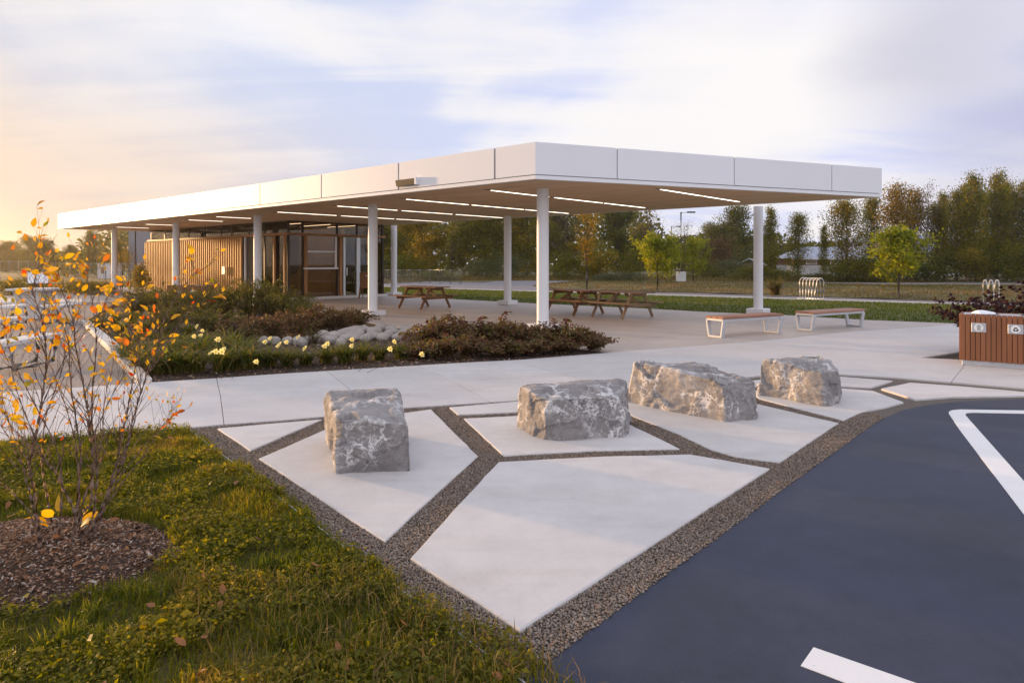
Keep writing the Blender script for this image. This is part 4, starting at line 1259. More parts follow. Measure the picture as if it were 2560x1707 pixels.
def fence(label, pts, h, n, mesh=True):
    t = empty('chain_link_fence', pts[0], 0, label, 'fence', 'chain link fences')
    o = Vector(pts[0])
    per = []
    for a, b in zip(pts[:-1], pts[1:]):
        a, b = Vector(a), Vector(b)
        for i in range(n):
            per.append(a.lerp(b, i / n) - o)
    per.append(Vector(pts[-1]) - o)
    pm = MB().tube([(0, 0, 0), (0, 0, h + .04)], .03, 8).mesh('post', M['galv'])
    for p in per: link('post', pm, t, p)
    MB().tube([p + Vector((0, 0, h)) for p in per], .022, 6).build('top_rail', M['galv'], t)
    MB().tube([p + Vector((0, 0, .08)) for p in per], .008, 5).build('bottom_wire', M['galv'], t)
    v = []; f = []
    for a, b in zip(per[:-1], per[1:]):
        L_ = (b - a).length; d = (b - a) / L_
        k = int(L_ / .16)
        for i in range(-int(h / .16), k + 1):
            for sgn in (1, -1):
                x0 = i * .16 if sgn > 0 else i * .16 + h
                x1 = x0 + sgn * h
                z0, z1 = .08, h
                # clip to the bay
                pts2 = []
                for x_, z_ in ((x0, z0), (x1, z1)): pts2.append([x_, z_])
                lo, hi = 0.0, 1.0
                dxx = x1 - x0
                ta, tb = sorted(((0 - x0) / dxx, (L_ - x0) / dxx))
                lo, hi = max(lo, ta), min(hi, tb)
                if hi - lo < .05: continue
                A = a + d * (x0 + dxx * lo) + Vector((0, 0, z0 + (z1 - z0) * lo))
                B = a + d * (x0 + dxx * hi) + Vector((0, 0, z0 + (z1 - z0) * hi))
                q = len(v); w = Vector((0, 0, .0028))
                v += [A - w, B - w, B + w, A + w]; f.append((q, q + 1, q + 2, q + 3))
    me = bpy.data.meshes.new('wire_mesh'); me.from_pydata([tuple(x) for x in v], [], f); me.materials.append(M['galv']); me.update()
    tag(link('wire_mesh', me, t), kind='stuff')
    return t
fence('low galvanised chain link fence running from the glazed room to the drive', [AT(940, 50, -.06), AT(1050, 52, -.06), AT(1152, 50, -.06)], 1.05, 4)
fence('chain link fence across the field below the golden trees', [AT(-160, 62, -.06), AT(0, 62, -.06), AT(70, 60, -.06), AT(139, 62, -.06)], 1.7, 3)
fence('long chain link fence behind the thin staked trees', [AT(150, 66, -.06), AT(250, 64, -.06), AT(380, 62, -.06)], 1.5, 4)

# grey sided building beyond the far end of the pavilion
gb = empty('grey_building', AT(322, 75, -.06), R(-20), 'tall grey sided building seen past the far end of the pavilion', 'building')
MB().box(0, 14, 0, 10, 0, 6.6).build('wall', M['siding'], gb)
sid = MB().box(-.02, 14.02, -.022, 0, 0, .27).mesh('siding_board', M['siding'])
for i in range(21): link('siding_board', sid, gb, (0, -.003, .05 + i * .30))
side = MB().box(-.025, -.003, 0, 10, 0, .27).mesh('siding_board', M['siding'])
for i in range(21): link('siding_board', side, gb, (0, 0, .05 + i * .30))
for z in (1.1, 3.9):
    w_ = MB().box(-.08, -.02, 1.5, 2.7, z, z + 1.5).build('window', M['white'], gb)
    MB().box(-.09, -.078, 1.6, 2.6, z + .1, z + 1.4).build('pane', M['glass'], w_)
MB().box(-.3, 14.3, -.3, 10.3, 6.6, 6.8).build('roof', M['roofblue'], gb)
sm = empty('white_hut', AT(264, 68, -.06), R(10), 'small pale hut with a doorway behind the first column', 'hut')
MB().box(-.75, .75, 0, 2, 0, 1.45).build('wall', M['whitewall'], sm)
MB().box(-.85, .85, -.1, 2.1, 1.45, 1.53).build('roof', M['roofblue'], sm)
MB().box(-.45, -.15, -.03, -.002, .5, 1.15).build('door', M['old_wood'], sm)

# house among the poplars
def house(label, base, rz, Lx, Ly, hw, hr, wallm, upperm=None, name='house'):
    t = empty(name, base, rz, label, 'house')
    MB().box(-Lx / 2, Lx / 2, 0, Ly, 0, hw * (.62 if upperm else 1)).build('wall', wallm, t)
    if upperm: MB().box(-Lx / 2, Lx / 2, 0, Ly, hw * .62, hw).build('upper_wall', upperm, t)
    o = .45
    MB().add([(-Lx / 2 - o, -o, hw), (Lx / 2 + o, -o, hw), (Lx / 2 + o, Ly + o, hw), (-Lx / 2 - o, Ly + o, hw), (-Lx / 2 + 2.0, Ly / 2, hw + hr), (Lx / 2 - 2.0, Ly / 2, hw + hr)],
             [(0, 1, 5, 4), (1, 2, 5), (2, 3, 4, 5), (3, 0, 4), (3, 2, 1, 0)])
    m = MB()
    m.add([(-Lx / 2 - o, -o, hw), (Lx / 2 + o, -o, hw), (Lx / 2 + o, Ly + o, hw), (-Lx / 2 - o, Ly + o, hw), (-Lx / 2 + 2.0, Ly / 2, hw + hr), (Lx / 2 - 2.0, Ly / 2, hw + hr)],
          [(0, 1, 5, 4), (1, 2, 5), (2, 3, 4, 5), (3, 0, 4), (3, 2, 1, 0)])
    r_ = m.build('roof', M['roofblue'], t)
    MB().box(-Lx / 2 - o, Lx / 2 + o, -o - .05, -o - .002, hw - .16, hw + .02).build('gutter', M['white'], r_)
    for x in (-Lx * .28, Lx * .02, Lx * .3):
        w_ = MB().box(x - .6, x + .6, -.05, -.002, hw * .66, hw * .9).build('window', M['white'], t)
        MB().box(x - .5, x + .5, -.06, -.049, hw * .69, hw * .87).build('pane', M['glass'], w_)
    return t
house('low house with a blue grey hip roof, white below and brick above, behind the poplars', AT(2085, 76, -.06), R(-6), 8.6, 7, 2.05, 1.35, M['whitewall'], M['brick'])
house('second pale roofed house hidden deep among the poplars', AT(2330, 84, -.06), R(4), 14, 8, 2.9, 2.2, M['whitewall'], M['brick'])
sh = empty('garden_shed', AT(1873, 82, -.06), R(-25), 'small weathered shed with a faded red door seen beside the outer column', 'shed')
MB().box(-1.0, 1.0, 0, 3, 0, 1.5).build('wall', M['old_wood'], sh)
MB().box(.15, .75, -.04, -.002, .1, 1.3).build('door', M['redpaint'], sh)
m = MB()
m.add([(-1.5, -.3, 1.35), (0, -.3, 2.1), (1.5, -.3, 1.35), (-1.5, 3.3, 1.35), (0, 3.3, 2.1), (1.5, 3.3, 1.35), (-1.5, -.3, 1.27), (1.5, -.3, 1.27), (-1.5, 3.3, 1.27), (1.5, 3.3, 1.27), (0, -.3, 2.0), (0, 3.3, 2.0)],
      [(0, 1, 4, 3), (1, 2, 5, 4), (0, 6, 10, 1), (1, 10, 7, 2), (3, 4, 11, 8), (4, 5, 9, 11), (6, 8, 11, 10), (10, 11, 9, 7)])
m.build('roof', M['whitewall'], sh)
MB().add([(-1.0, 0, 1.5), (1.0, 0, 1.5), (0, 0, 2.02)], [(0, 1, 2)])

# pale concrete tables and seats in the stone yard
def slab_table(label, p, rz, L, Wd, H, cat='table', name='concrete_table', ring=True):
    t = empty(name, p, rz, label, cat, 'pale concrete tables and seats in the stone yard')
    MB().cbox(-L / 2, L / 2, -Wd / 2, Wd / 2, H - .07, H, .012).build('top' if cat == 'table' else 'seat', M['concrete_white'], t)
    if cat == 'table':
        m = MB(); m.add([(-.22, -.22, 0), (.22, -.22, 0), (.22, .22, 0), (-.22, .22, 0), (-.42, -.36, H - .07), (.42, -.36, H - .07), (.42, .36, H - .07), (-.42, .36, H - .07)],
                        [(3, 2, 1, 0), (4, 5, 6, 7), (0, 1, 5, 4), (1, 2, 6, 5), (2, 3, 7, 6), (3, 0, 4, 7)])
        m.build('pedestal', M['kerb'], t)
    else:
        for s in (-1, 1):
            pts = [(-Wd * .35, s * 0, H - .07)]
            x = s * L * .36
            MB().tube([(x, -Wd * .32, H - .075), (x, -Wd * .42, H * .5), (x, -Wd * .36, .05), (x, 0, .035), (x, Wd * .36, .05), (x, Wd * .42, H * .5), (x, Wd * .32, H - .075)], .032, 8).build('leg', M['galv'], t)
    return t
tp = AT(88, 19.6); slab_table('square concrete table in the stone yard', tp, R(8), 1.06, 1.0, .86)
slab_table('concrete seat on the near side of the square table towards the planting bed', AT(146, 17.6), R(8), .55, .95, .52, 'bench', 'stone_bench')
slab_table('concrete seat on the far side of the square table by the frame edge', AT(29, 17.3), R(8), .46, .85, .52, 'bench', 'stone_bench')
slab_table('concrete seat block in the middle of the stone yard behind the orange leaved shrub', AT(63, 10.4), R(4), .36, 1.30, .47, 'bench', 'stone_bench')
slab_table('concrete seat at the frame edge beside the seat block', AT(-18, 13.6), R(4), .46, 1.5, .47, 'bench', 'stone_bench')
ip = empty('information_panel', AT(95, 24), R(30), 'tilted white information panel on a post beyond the concrete table', 'information panel')
MB().tube([(0, 0, 0), (0, 0, 1.0)], .04, 8).build('post', M['galv'], ip)
pn = MB().cbox(-.30, .30, -.24, .24, -.015, .015, .004).build('panel', M['white'], ip, (0, 0, 1.05), (R(50), 0, 0))

# ================================================================ plants
def quads_from(c, u, w, lu, lw, fold=None):
    """diamond shaped leaves: centre c, along u, across w, half sizes"""
    n = len(c)
    V = np.empty((n, 4, 3), np.float32)
    V[:, 0] = c - u * lu[:, None]
    V[:, 1] = c + w * lw[:, None]
    V[:, 2] = c + u * lu[:, None]
    V[:, 3] = c - w * lw[:, None]
    if fold is not None:
        V[:, 0] += fold; V[:, 2] += fold
    F = np.arange(n * 4).reshape(n, 4)
    return V.reshape(-1, 3), F
def unit(a): return a / (np.linalg.norm(a, axis=-1, keepdims=True) + 1e-9)
def leaf_mesh(name, c, size, mat, rg, aspect=.55, droop=0.0, out=None):
    n = len(c)
    u = unit(rg.normal(size=(n, 3)) + (out * 1.0 if out is not None else 0) + np.array([0, 0, -droop]))
    w = unit(np.cross(u, rg.normal(size=(n, 3))))
    nn = np.cross(u, w)
    s = size * rg.uniform(.6, 1.25, n)
    V, F = quads_from(c, u, w, s / 2, s / 2 * aspect, nn * (s * .12)[:, None])
    return np_mesh(name, V, F, mat)

def skeleton_tree(rg, h, r, base, kind):
    """trunk and limbs (as tubes) and the points where leaf clumps sit"""
    tubes = []; clumps = []
    tr = .012 * h + .03
    wob = rg.normal(0, .012 * h, (5, 2)); wob[0] = 0
    tp_ = [(wob[i, 0] * i / 4, wob[i, 1] * i / 4, h * .93 * i / 4) for i in range(5)]
    tubes.append((tp_, [tr * (1 - .20 * i) for i in range(5)]))
    nb = {'column': 38, 'oval': 24, 'round': 22, 'bush': 18, 'thin': 16, 'sparse': 20}[kind]
    for i in range(nb):
        f = (i + rg.uniform(0, 1)) / nb
        z0 = h * (base + (.92 - base) * f)
        if kind == 'column': prof = (.55 + .45 * math.sin(math.pi * min(1, f * 1.1))) * (1 - .66 * f)
        elif kind == 'round': prof = math.sqrt(max(.08, 1 - (1.7 * (f - .42)) ** 2))
        elif kind == 'bush': prof = math.sqrt(max(.1, 1 - (f) ** 2))
        elif kind == 'thin': prof = .6 + .4 * f
        else: prof = math.sqrt(max(.08, 1 - (1.8 * (f - .40)) ** 2))
        L = r * prof * rg.uniform(.45, 1.3)
        az = rg.uniform(0, 2 * math.pi) if i % 2 else i * 2.4
        rise = {'column': 1.5, 'oval': .55, 'round': .35, 'bush': .4, 'thin': 1.6, 'sparse': .7}[kind] * L
        x0 = np.interp(z0, [p[2] for p in tp_], [p[0] for p in tp_]); y0 = np.interp(z0, [p[2] for p in tp_], [p[1] for p in tp_])
        e = np.array([x0 + L * math.cos(az), y0 + L * math.sin(az), min(z0 + rise, h * 1.0)])
        s = np.array([x0, y0, z0 - .10 * h * (1 - f)])
        mid = (s + e) / 2 + np.array([0, 0, -.06 * L]) + rg.normal(0, .05 * L, 3)
        tubes.append(([tuple(s), tuple(mid), tuple(e)], [tr * .34 * (1 - .5 * f), tr * .22 * (1 - .5 * f), tr * .08]))
        for q in (.45, .62, .8, .95, 1.05):
            p = (1 - q) ** 2 * s + 2 * q * (1 - q) * mid + q * q * e
            clumps.append((p + rg.normal(0, .06 * r, 3), q))
            if q in (.62, .8):
                p2 = p + rg.normal(0, .22 * r, 3)
                tubes.append(([tuple(p), tuple((p + p2) / 2 + rg.normal(0, .02 * r, 3)), tuple(p2)], [tr * .10, tr * .07, tr * .03]))
                clumps.append((p2, q))
    return tubes, clumps

def tree_proto(seed, h, r, base, kind, nleaf, ls, mat, bark, droop=0.0, spread=.13, drop=.25):
    rg = np.random.default_rng(seed)
    tubes, clumps = skeleton_tree(rg, h, r, base, kind)
    m = MB()
    for pts, rs in tubes: m.tube(pts, rs, 6, False)
    tm = m.mesh('trunk', bark)
    cs = np.array([c for c, q in clumps])
    keep = rg.uniform(size=len(cs)) > drop
    cs = cs[keep]
    wt = rg.uniform(.3, 1.6, len(cs)); wt /= wt.sum()
    idx = rg.choice(len(cs), nleaf, p=wt)
    sg = r * spread * rg.uniform(.6, 1.5, len(cs))
    P_ = cs[idx] + np.clip(rg.normal(size=(nleaf, 3)), -1.75, 1.75) * sg[idx][:, None] * np.array([1, 1, .75])
    P_ = P_[P_[:, 2] > h * base * .55]
    cm = leaf_mesh('crown', P_, ls, mat, rg, .6, droop)
    return tm, cm

def plant_tree(name, label, cat, loc, protos, sc=1.0, rz=0.0, group=None, sxy=1.0):
    t = empty(name, loc, rz, label, cat, group)
    t.scale = (sc * sxy, sc * sxy, sc)
    tm, cm = protos
    link('trunk', tm, t); link('crown', cm, t)
    return t

PR = {
    'maple1': tree_proto(11, 3.05, 1.05, .30, 'oval', 4000, .15, M['maple'], M['bark'], .5, .15, .12),
    'maple2': tree_proto(12, 3.4, 1.0, .28, 'oval', 3600, .15, M['maple'], M['bark'], .5, .16, .12),
    'maple3': tree_proto(13, 3.05, 1.12, .30, 'oval', 4000, .15, M['maple'], M['bark'], .5, .15, .15),
    'thin': tree_proto(14, 4.0, .62, .42, 'thin', 1500, .085, M['tan_tree'], M['bark'], .2, .22, .1),
    'poplarA': tree_proto(21, 9, 1.5, .08, 'column', 8500, 0.18, M['poplar'], M['farbark'], .2, 0.26, 0.30),
    'poplarB': tree_proto(22, 9, 1.7, .08, 'column', 8500, 0.18, M['poplar'], M['farbark'], .2, 0.26, 0.30),
    'poplarC': tree_proto(23, 8.5, 1.9, .06, 'column', 8500, 0.18, M['orange_tree'], M['farbark'], .2, 0.26, 0.30),
    'poplarD': tree_proto(24, 8, 1.8, .06, 'column', 8500, 0.18, M['gold_tree'], M['farbark'], .2, 0.26, 0.30),
    'bareA': tree_proto(25, 9, 1.6, .3, 'sparse', 500, .14, M['bare'], M['farbark'], 0, .2, .3),
    'oakA': tree_proto(31, 9, 3.4, .12, 'round', 13000, 0.24, M['dark_tree'], M['bark'], .2, 0.17, 0.22),
    'oakB': tree_proto(32, 9, 3.2, .10, 'round', 13000, 0.24, M['olive_tree'], M['bark'], .2, 0.17, 0.22),
    'oakC': tree_proto(33, 8, 2.8, .10, 'oval', 13000, 0.24, M['olive_tree'], M['bark'], .2, 0.17, 0.22),
    'goldA': tree_proto(34, 8, 3.0, .08, 'round', 13000, 0.24, M['gold_tree'], M['bark'], .2, 0.17, 0.22),
    'darkB': tree_proto(35, 9.5, 2.8, .08, 'oval', 13000, 0.24, M['dark_tree'], M['bark'], .2, 0.17, 0.22),
    'twigB': tree_proto(36, 9, 2.6, .2, 'sparse', 1800, .16, M['bare'], M['bark'], 0, .22, .2),
    'bushG': tree_proto(41, 2.6, 1.9, .02, 'bush', 3800, .15, M['willow'], M['bark'], 0, .2, .1),
    'bushO': tree_proto(42, 2.6, 1.8, .02, 'bush', 3500, .16, M['olive_tree'], M['bark'], .1, .2, .15),
    'bushD': tree_proto(43, 2.6, 1.9, .02, 'bush', 3500, .17, M['dark_tree'], M['bark'], .1, .2, .15),
    'bushY': tree_proto(44, 2.6, 1.7, .02, 'bush', 3500, .17, M['gold_tree'], M['bark'], .1, .2, .15),
    'bushR': tree_proto(45, 2.6, 1.7, .02, 'bush', 3200, .17, M['redleaf'], M['bark'], .1, .2, .15),
}
PH = {'maple1': 3.05, 'maple2': 3.4, 'maple3': 3.05, 'thin': 4.0, 'poplarA': 9, 'poplarB': 9, 'poplarC': 8.5, 'poplarD': 8, 'bareA': 9, 'oakA': 9, 'oakB': 9, 'oakC': 8, 'goldA': 8,
      'darkB': 9.5, 'twigB': 9, 'bushG': 2.6, 'bushO': 2.6, 'bushD': 2.6, 'bushY': 2.6, 'bushR': 2.6}
plant_tree('maple_tree', 'young yellow green maple standing before the tall lamp post', 'tree', AT(1643.6, 37.9, -.03), PR['maple1'], 1.0, 0.3)
plant_tree('maple_tree', 'smaller yellow green maple behind the lamp post block', 'tree', AT(1733, 52, -.06), PR['maple2'], 1.02, 1.0)
plant_tree('maple_tree', 'young green maple with a lopsided crown on the bank edge above the bin', 'tree', AT(2247, 30.6, .0), PR['maple3'], 1.0, 2.0)
plant_tree('thin_tree', 'slender young tree with sparse yellow leaves rising behind the picnic tables', 'tree', AT(1467, 31, -.02), PR['thin'], 1.0, .5)

TREES = [  # name, proto, x pixel, top pixel, distance, width factor, label
    ('poplar_tree', 'poplarA', 1928, 514, 60, .75, 'slim green poplar next to the outer column'),
    ('poplar_tree', 'poplarB', 1995, 528, 62, 1.0, 'short broad poplar before the blue grey house'),
    ('poplar_tree', 'poplarD', 2118, 498, 60, 1.0, 'yellowing poplar beside the roof end over the house'),
    ('poplar_tree', 'poplarB', 2178, 482, 64, .8, 'green poplar between the yellowing one and the orange one'),
    ('poplar_tree', 'poplarC', 2240, 466, 60, .95, 'tallest orange poplar behind the lopsided maple'),
    ('poplar_tree', 'poplarC', 2285, 478, 63, .85, 'second orange poplar under the bare topped tree'),
    ('bare_tree', 'bareA', 2318, 440, 61, .8, 'half bare tree with forked twigs above the orange poplars'),
    ('poplar_tree', 'poplarB', 2345, 500, 63, 1.0, 'dark poplar filling the row below the bare twigs'),
    ('poplar_tree', 'poplarA', 2392, 468, 60, .85, 'green poplar first after the bare topped tree'),
    ('poplar_tree', 'poplarA', 2438, 428, 59, .75, 'tall narrow poplar with a pointed leader over the bin'),
    ('poplar_tree', 'poplarB', 2462, 470, 63, .9, 'bushy poplar between the two tall pointed ones'),
    ('poplar_tree', 'poplarA', 2493, 424, 60, .75, 'tallest narrow poplar in the row above the purple shrub'),
    ('poplar_tree', 'poplarB', 2530, 462, 61, .9, 'leaning green poplar before the frame edge'),
    ('poplar_tree', 'poplarA', 2567, 440, 60, .85, 'green poplar cut by the frame edge'),
    ('poplar_tree', 'poplarB', 2640, 450, 62, .9, 'poplar just past the frame edge'),
    ('poplar_tree', 'poplarA', 2360, 476, 66, .7, 'narrow poplar behind the first green one after the bare tree'),
    ('poplar_tree', 'poplarA', 2415, 450, 65, .7, 'narrow pale poplar left of the tall pointed one'),
    ('poplar_tree', 'poplarA', 2512, 446, 66, .7, 'slim poplar behind the tallest narrow one'),
    ('poplar_tree', 'poplarA', 2060, 560, 68, .7, 'small poplar standing over the blue grey roof'),
    ('oak_tree', 'oakA', 1832, 515, 84, .80, 'dark rounded oak behind the shed and outer column'),
    ('oak_tree', 'oakB', 1778, 556, 88, .8, 'lower olive oak at the foot of the dark rounded one'),
    ('bare_tree', 'twigB', 1712, 556, 92, 1.0, 'brown twiggy tree behind the lamp post'),
    ('bare_tree', 'twigB', 1625, 526, 86, 1.0, 'brown half bare tree above the first maple'),
    ('dark_tree', 'darkB', 1540, 518, 78, 1.0, 'dense dark green tree behind the slender yellow tree'),
    ('oak_tree', 'oakB', 1600, 560, 90, 1.0, 'olive green oak behind the first maple'),
    ('gold_tree', 'goldA', 1462, 592, 66, .95, 'rounded yellow tree behind the slender young trunk'),
    ('bare_tree', 'twigB', 1415, 500, 74, 1.0, 'leafless pale limbed tree beside the front column'),
    ('dark_tree', 'darkB', 1385, 500, 84, 1.0, 'dark green tree behind the front column'),
    ('oak_tree', 'oakB', 1318, 492, 76, .95, 'olive crowned tree between the front and rear columns'),
    ('oak_tree', 'oakC', 1215, 500, 74, 1.0, 'light olive tree above the grey green willow bush'),
    ('dark_tree', 'darkB', 1275, 520, 88, 1.0, 'dark tree behind the rear column'),
    ('bare_tree', 'twigB', 1130, 508, 78, 1.0, 'reddish twiggy tree in the middle of the wood'),
    ('gold_tree', 'goldA', 1055, 520, 72, .9, 'yellow olive tree above the fence posts'),
    ('oak_tree', 'oakB', 1005, 530, 80, 1.0, 'olive tree behind the chain link fence end'),
    ('dark_tree', 'darkB', 1160, 530, 90, 1.0, 'dark tree deep in the wood behind the picnic table'),
    ('oak_tree', 'oakC', 950, 540, 70, .9, 'green tree seen just past the glazed room corner'),
    ('oak_tree', 'oakA', 905, 545, 86, .9, 'dark tree behind the glazed doors'),
    ('oak_tree', 'oakA', 226, 578, 112, .55, 'open topped tree standing above the distant hedge line'),
    ('oak_tree', 'oakB', 172, 612, 104, .75, 'rounded tree left of the open topped one'),
    ('oak_tree', 'oakC', 118, 600, 108, .8, 'sunlit tree behind the shrub tip'),
    ('oak_tree', 'oakB', 72, 590, 112, .95, 'tall rounded tree in the golden glow'),
    ('gold_tree', 'goldA', 15, 602, 104, 1.0, 'golden tree in the glow at the frame edge'),
    ('oak_tree', 'oakC', -60, 596, 110, 1.0, 'olive tree beyond the frame edge in the glow'),
    ('oak_tree', 'oakC', 296, 600, 74, .5, 'small open tree between the first column and the grey building'),
    ('dark_tree', 'darkB', 262, 622, 104, .6, 'narrow dark tree behind the first column'),
]
rs_ = random.Random(5)
for nm, pk, px, top, D, wf, lb in TREES:
    sc = (ZAT(top, D) + .06) / PH[pk]
    plant_tree(nm, lb, 'tree', AT(px, D, -.06), PR[pk], sc, rs_.uniform(0, 6.28), 'trees beyond the driveway', wf)
BUSHES = [
    ('willow_bush', 'bushG', 1270, 646, 66, 1.2, 'rounded grey green willow bush beyond the drive'),
    ('willow_bush', 'bushG', 1205, 658, 68, 1.0, 'lower grey green bush beside the rounded willow'),
    ('shrub', 'bushO', 1100, 676, 60, 1.2, 'low olive bush at the end of the chain link fence'),
    ('shrub', 'bushO', 1010, 640, 66, 1.2, 'olive bush behind the chain link fence'),
    ('shrub', 'bushD', 960, 650, 62, 1.1, 'dark bush behind the fence by the glazed room'),
    ('shrub', 'bushY', 1500, 630, 62, 1.0, 'yellow bush beside the rounded yellow tree'),
    ('shrub', 'bushO', 1420, 640, 64, 1.1, 'olive bush between the front column and the yellow tree'),
    ('shrub', 'bushG', 1515, 686, 58, 1.2, 'low silvery bush by the drive behind the tables'),
    ('shrub', 'bushG', 1575, 684, 58, 1.2, 'low grey bush left of the first maple trunk'),
    ('shrub', 'bushO', 1580, 630, 70, .8, 'tall thin olive bush behind the first maple'),
    ('shrub', 'bushR', 1800, 605, 74, 1.2, 'dark red sumac below the rounded oak'),
    ('shrub', 'bushO', 1760, 660, 66, 1.3, 'olive undergrowth behind the smaller maple'),
    ('shrub', 'bushG', 1830, 655, 66, 1.2, 'grey green undergrowth before the shed'),
    ('shrub', 'bushO', 1880, 668, 60, 1.1, 'undergrowth at the foot of the outer column view'),
    ('shrub', 'bushO', 1948, 676, 58, 1.0, 'rough bush before the slim poplar'),
    ('shrub', 'bushD', 2040, 686, 58, 1.0, 'low dark bush before the house wall'),
    ('shrub', 'bushO', 2100, 664, 57, 1.1, 'olive bush under the yellowing poplar'),
    ('shrub', 'bushD', 2165, 650, 57, 1.3, 'dark bush left of the lopsided maple'),
    ('shrub', 'bushY', 2175, 660, 56, .8, 'yellow tinged bush under the maple'),
    ('shrub', 'bushD', 2290, 660, 57, 1.3, 'dark bush right behind the maple trunk'),
    ('shrub', 'bushD', 2360, 640, 58, 1.3, 'dark bush under the bare topped tree'),
    ('shrub', 'bushY', 2425, 630, 57, .9, 'yellow leaved bush at the foot of the tall poplars'),
    ('shrub', 'bushD', 2490, 640, 58, 1.3, 'dark bush behind the purple shrub'),
    ('shrub', 'bushO', 2550, 620, 56, 1.1, 'bright olive bush at the frame edge'),
    ('shrub', 'bushY', 145, 640, 80, 1.1, 'yellow bush behind the construction fence'),
    ('shrub', 'bushO', 200, 655, 76, 1.1, 'olive bush behind the long fence'),
    ('shrub', 'bushY', 352, 668, 36, .35, 'bright yellow bush at the end of the slatted wall'),
    ('shrub', 'bushY', 20, 700, 34, .9, 'golden bush beyond the concrete table'),
    ('shrub', 'bushY', 70, 708, 33, .9, 'low golden bush behind the information panel'),
    ('shrub', 'bushY', 200, 706, 35, .8, 'low golden bush left of the first column'),
    ('shrub', 'bushO', 250, 712, 34, .7, 'low olive bush at the first column foot'),
]
for nm, pk, px, top, D, wf, lb in BUSHES:
    sc = (ZAT(top, D) + .06) / PH[pk]
    k = max(.5, min(3.0, wf / max(.25, sc)))
    plant_tree(nm, lb, 'shrub', AT(px, D, -.06), PR[pk], sc, rs_.uniform(0, 6.28), 'bushes below the far trees', k)
# staked saplings beside the first column
for px, lb in ((259, 'thin staked sapling left of the first column'), (301, 'thin staked sapling right behind the first column'), (321, 'thin staked sapling before the grey building')):
    b = AT(px, 40, -.06)
    t = empty('sapling', b, 0, lb, 'sapling', 'staked saplings by the first column')
    MB().tube([(0, 0, 0), (.03, 0, 1.6), (-.02, 0, 2.4)], [.03, .02, .008], 6).build('trunk', M['bark'], t)
    MB().tube([(.12, 0, 0), (.12, 0, 1.15)], .03, 6).build('stake', M['darkmetal'], t)
    rg = np.random.default_rng(int(px))
    P_ = np.array([0, 0, 1.9]) + rg.normal(size=(160, 3)) * np.array([.22, .22, .35])
    link('crown', leaf_mesh('crown', P_, .09, M['tan_tree'], rg), t)

# far wooded skyline closing the view behind the single trees: one mass
rg = np.random.default_rng(99)
nW = 70000
wx = rg.uniform(-150, 190, nW)
wy = rg.uniform(128, 150, nW)
wave = 1.3 * np.sin(wx * .13) + 1.0 * np.sin(wx * .31 + 1) + .9 * np.sin(wx * .71 + 2)
hgt = np.interp(wx, [-150, -84, -76, -40, -25, 26, 32, 50, 58, 75, 190], [3.0, 3.2, 8, 10, 11, 11, 8, 7.5, 3.5, 5.0, 6]) + wave * np.interp(wx, [-84, -70, 40, 60], [.5, 1, 1, .6])
wz = rg.uniform(0, 1, nW) ** .8 * np.maximum(hgt, 1.2)
wood_me = leaf_mesh('woodland', np.stack([wx, wy, wz], 1), .95, M['olive_tree'], rg, .7)
tag(link('woodland', wood_me), 'distant wood closing the view behind the single trees', kind='stuff')

# ================================================================ planting bed
def shrub_mesh(seed, r, h, nstem, per, ls, mat, stem_mat, arch=.5, aspect=.5, droop=.4, upright=0.0):
    rg = np.random.default_rng(seed)
    m = MB(); C = []; U = []
    for i in range(nstem):
        az = rg.uniform(0, 2 * math.pi); rr = r * math.sqrt(rg.uniform(.02, 1)); hh = h * rg.uniform(.65, 1.08) * (1 - .35 * (rr / r) ** 2)
        p0 = np.array([math.cos(az), math.sin(az), 0]) * rr * .25
        p2 = np.array([math.cos(az) * rr, math.sin(az) * rr, hh])
        p1 = np.array([math.cos(az) * rr * (.45 - .2 * upright), math.sin(az) * rr * (.45 - .2 * upright), hh * (.75 + arch * .5)])
        pts = []
        for q in np.linspace(0, 1, 6):
            pts.append(tuple((1 - q) ** 2 * p0 + 2 * q * (1 - q) * p1 + q * q * p2))
        m.tube(pts, [.007, .006, .005, .004, .003, .0015], 4, False)
        n = per
        q = rg.uniform(.12, 1.02, n)
        P_ = ((1 - q) ** 2)[:, None] * p0 + (2 * q * (1 - q))[:, None] * p1 + (q * q)[:, None] * p2
        T_ = unit((2 * (1 - q))[:, None] * (p1 - p0) + (2 * q)[:, None] * (p2 - p1))
        side = unit(np.cross(T_, rg.normal(size=(n, 3))))
        u = unit(side + T_ * .45 + np.array([0, 0, -droop]) * rg.uniform(.4, 1.3, n)[:, None])
        C.append(P_ + u * ls * .5 + rg.normal(size=(n, 3)) * ls * .25); U.append(u)
    C = np.concatenate(C); U = np.concatenate(U)
    w = unit(np.cross(U, rg.normal(size=U.shape) * .5 + np.array([0, 0, 1.0])))
    s = ls * rg.uniform(.55, 1.25, len(C))
    nn = np.cross(U, w)
    V, F = quads_from(C, U, w, s / 2, s / 2 * aspect, nn * (s * -.14)[:, None])
    return m.mesh('stems', stem_mat), np_mesh('foliage', V, F, mat)

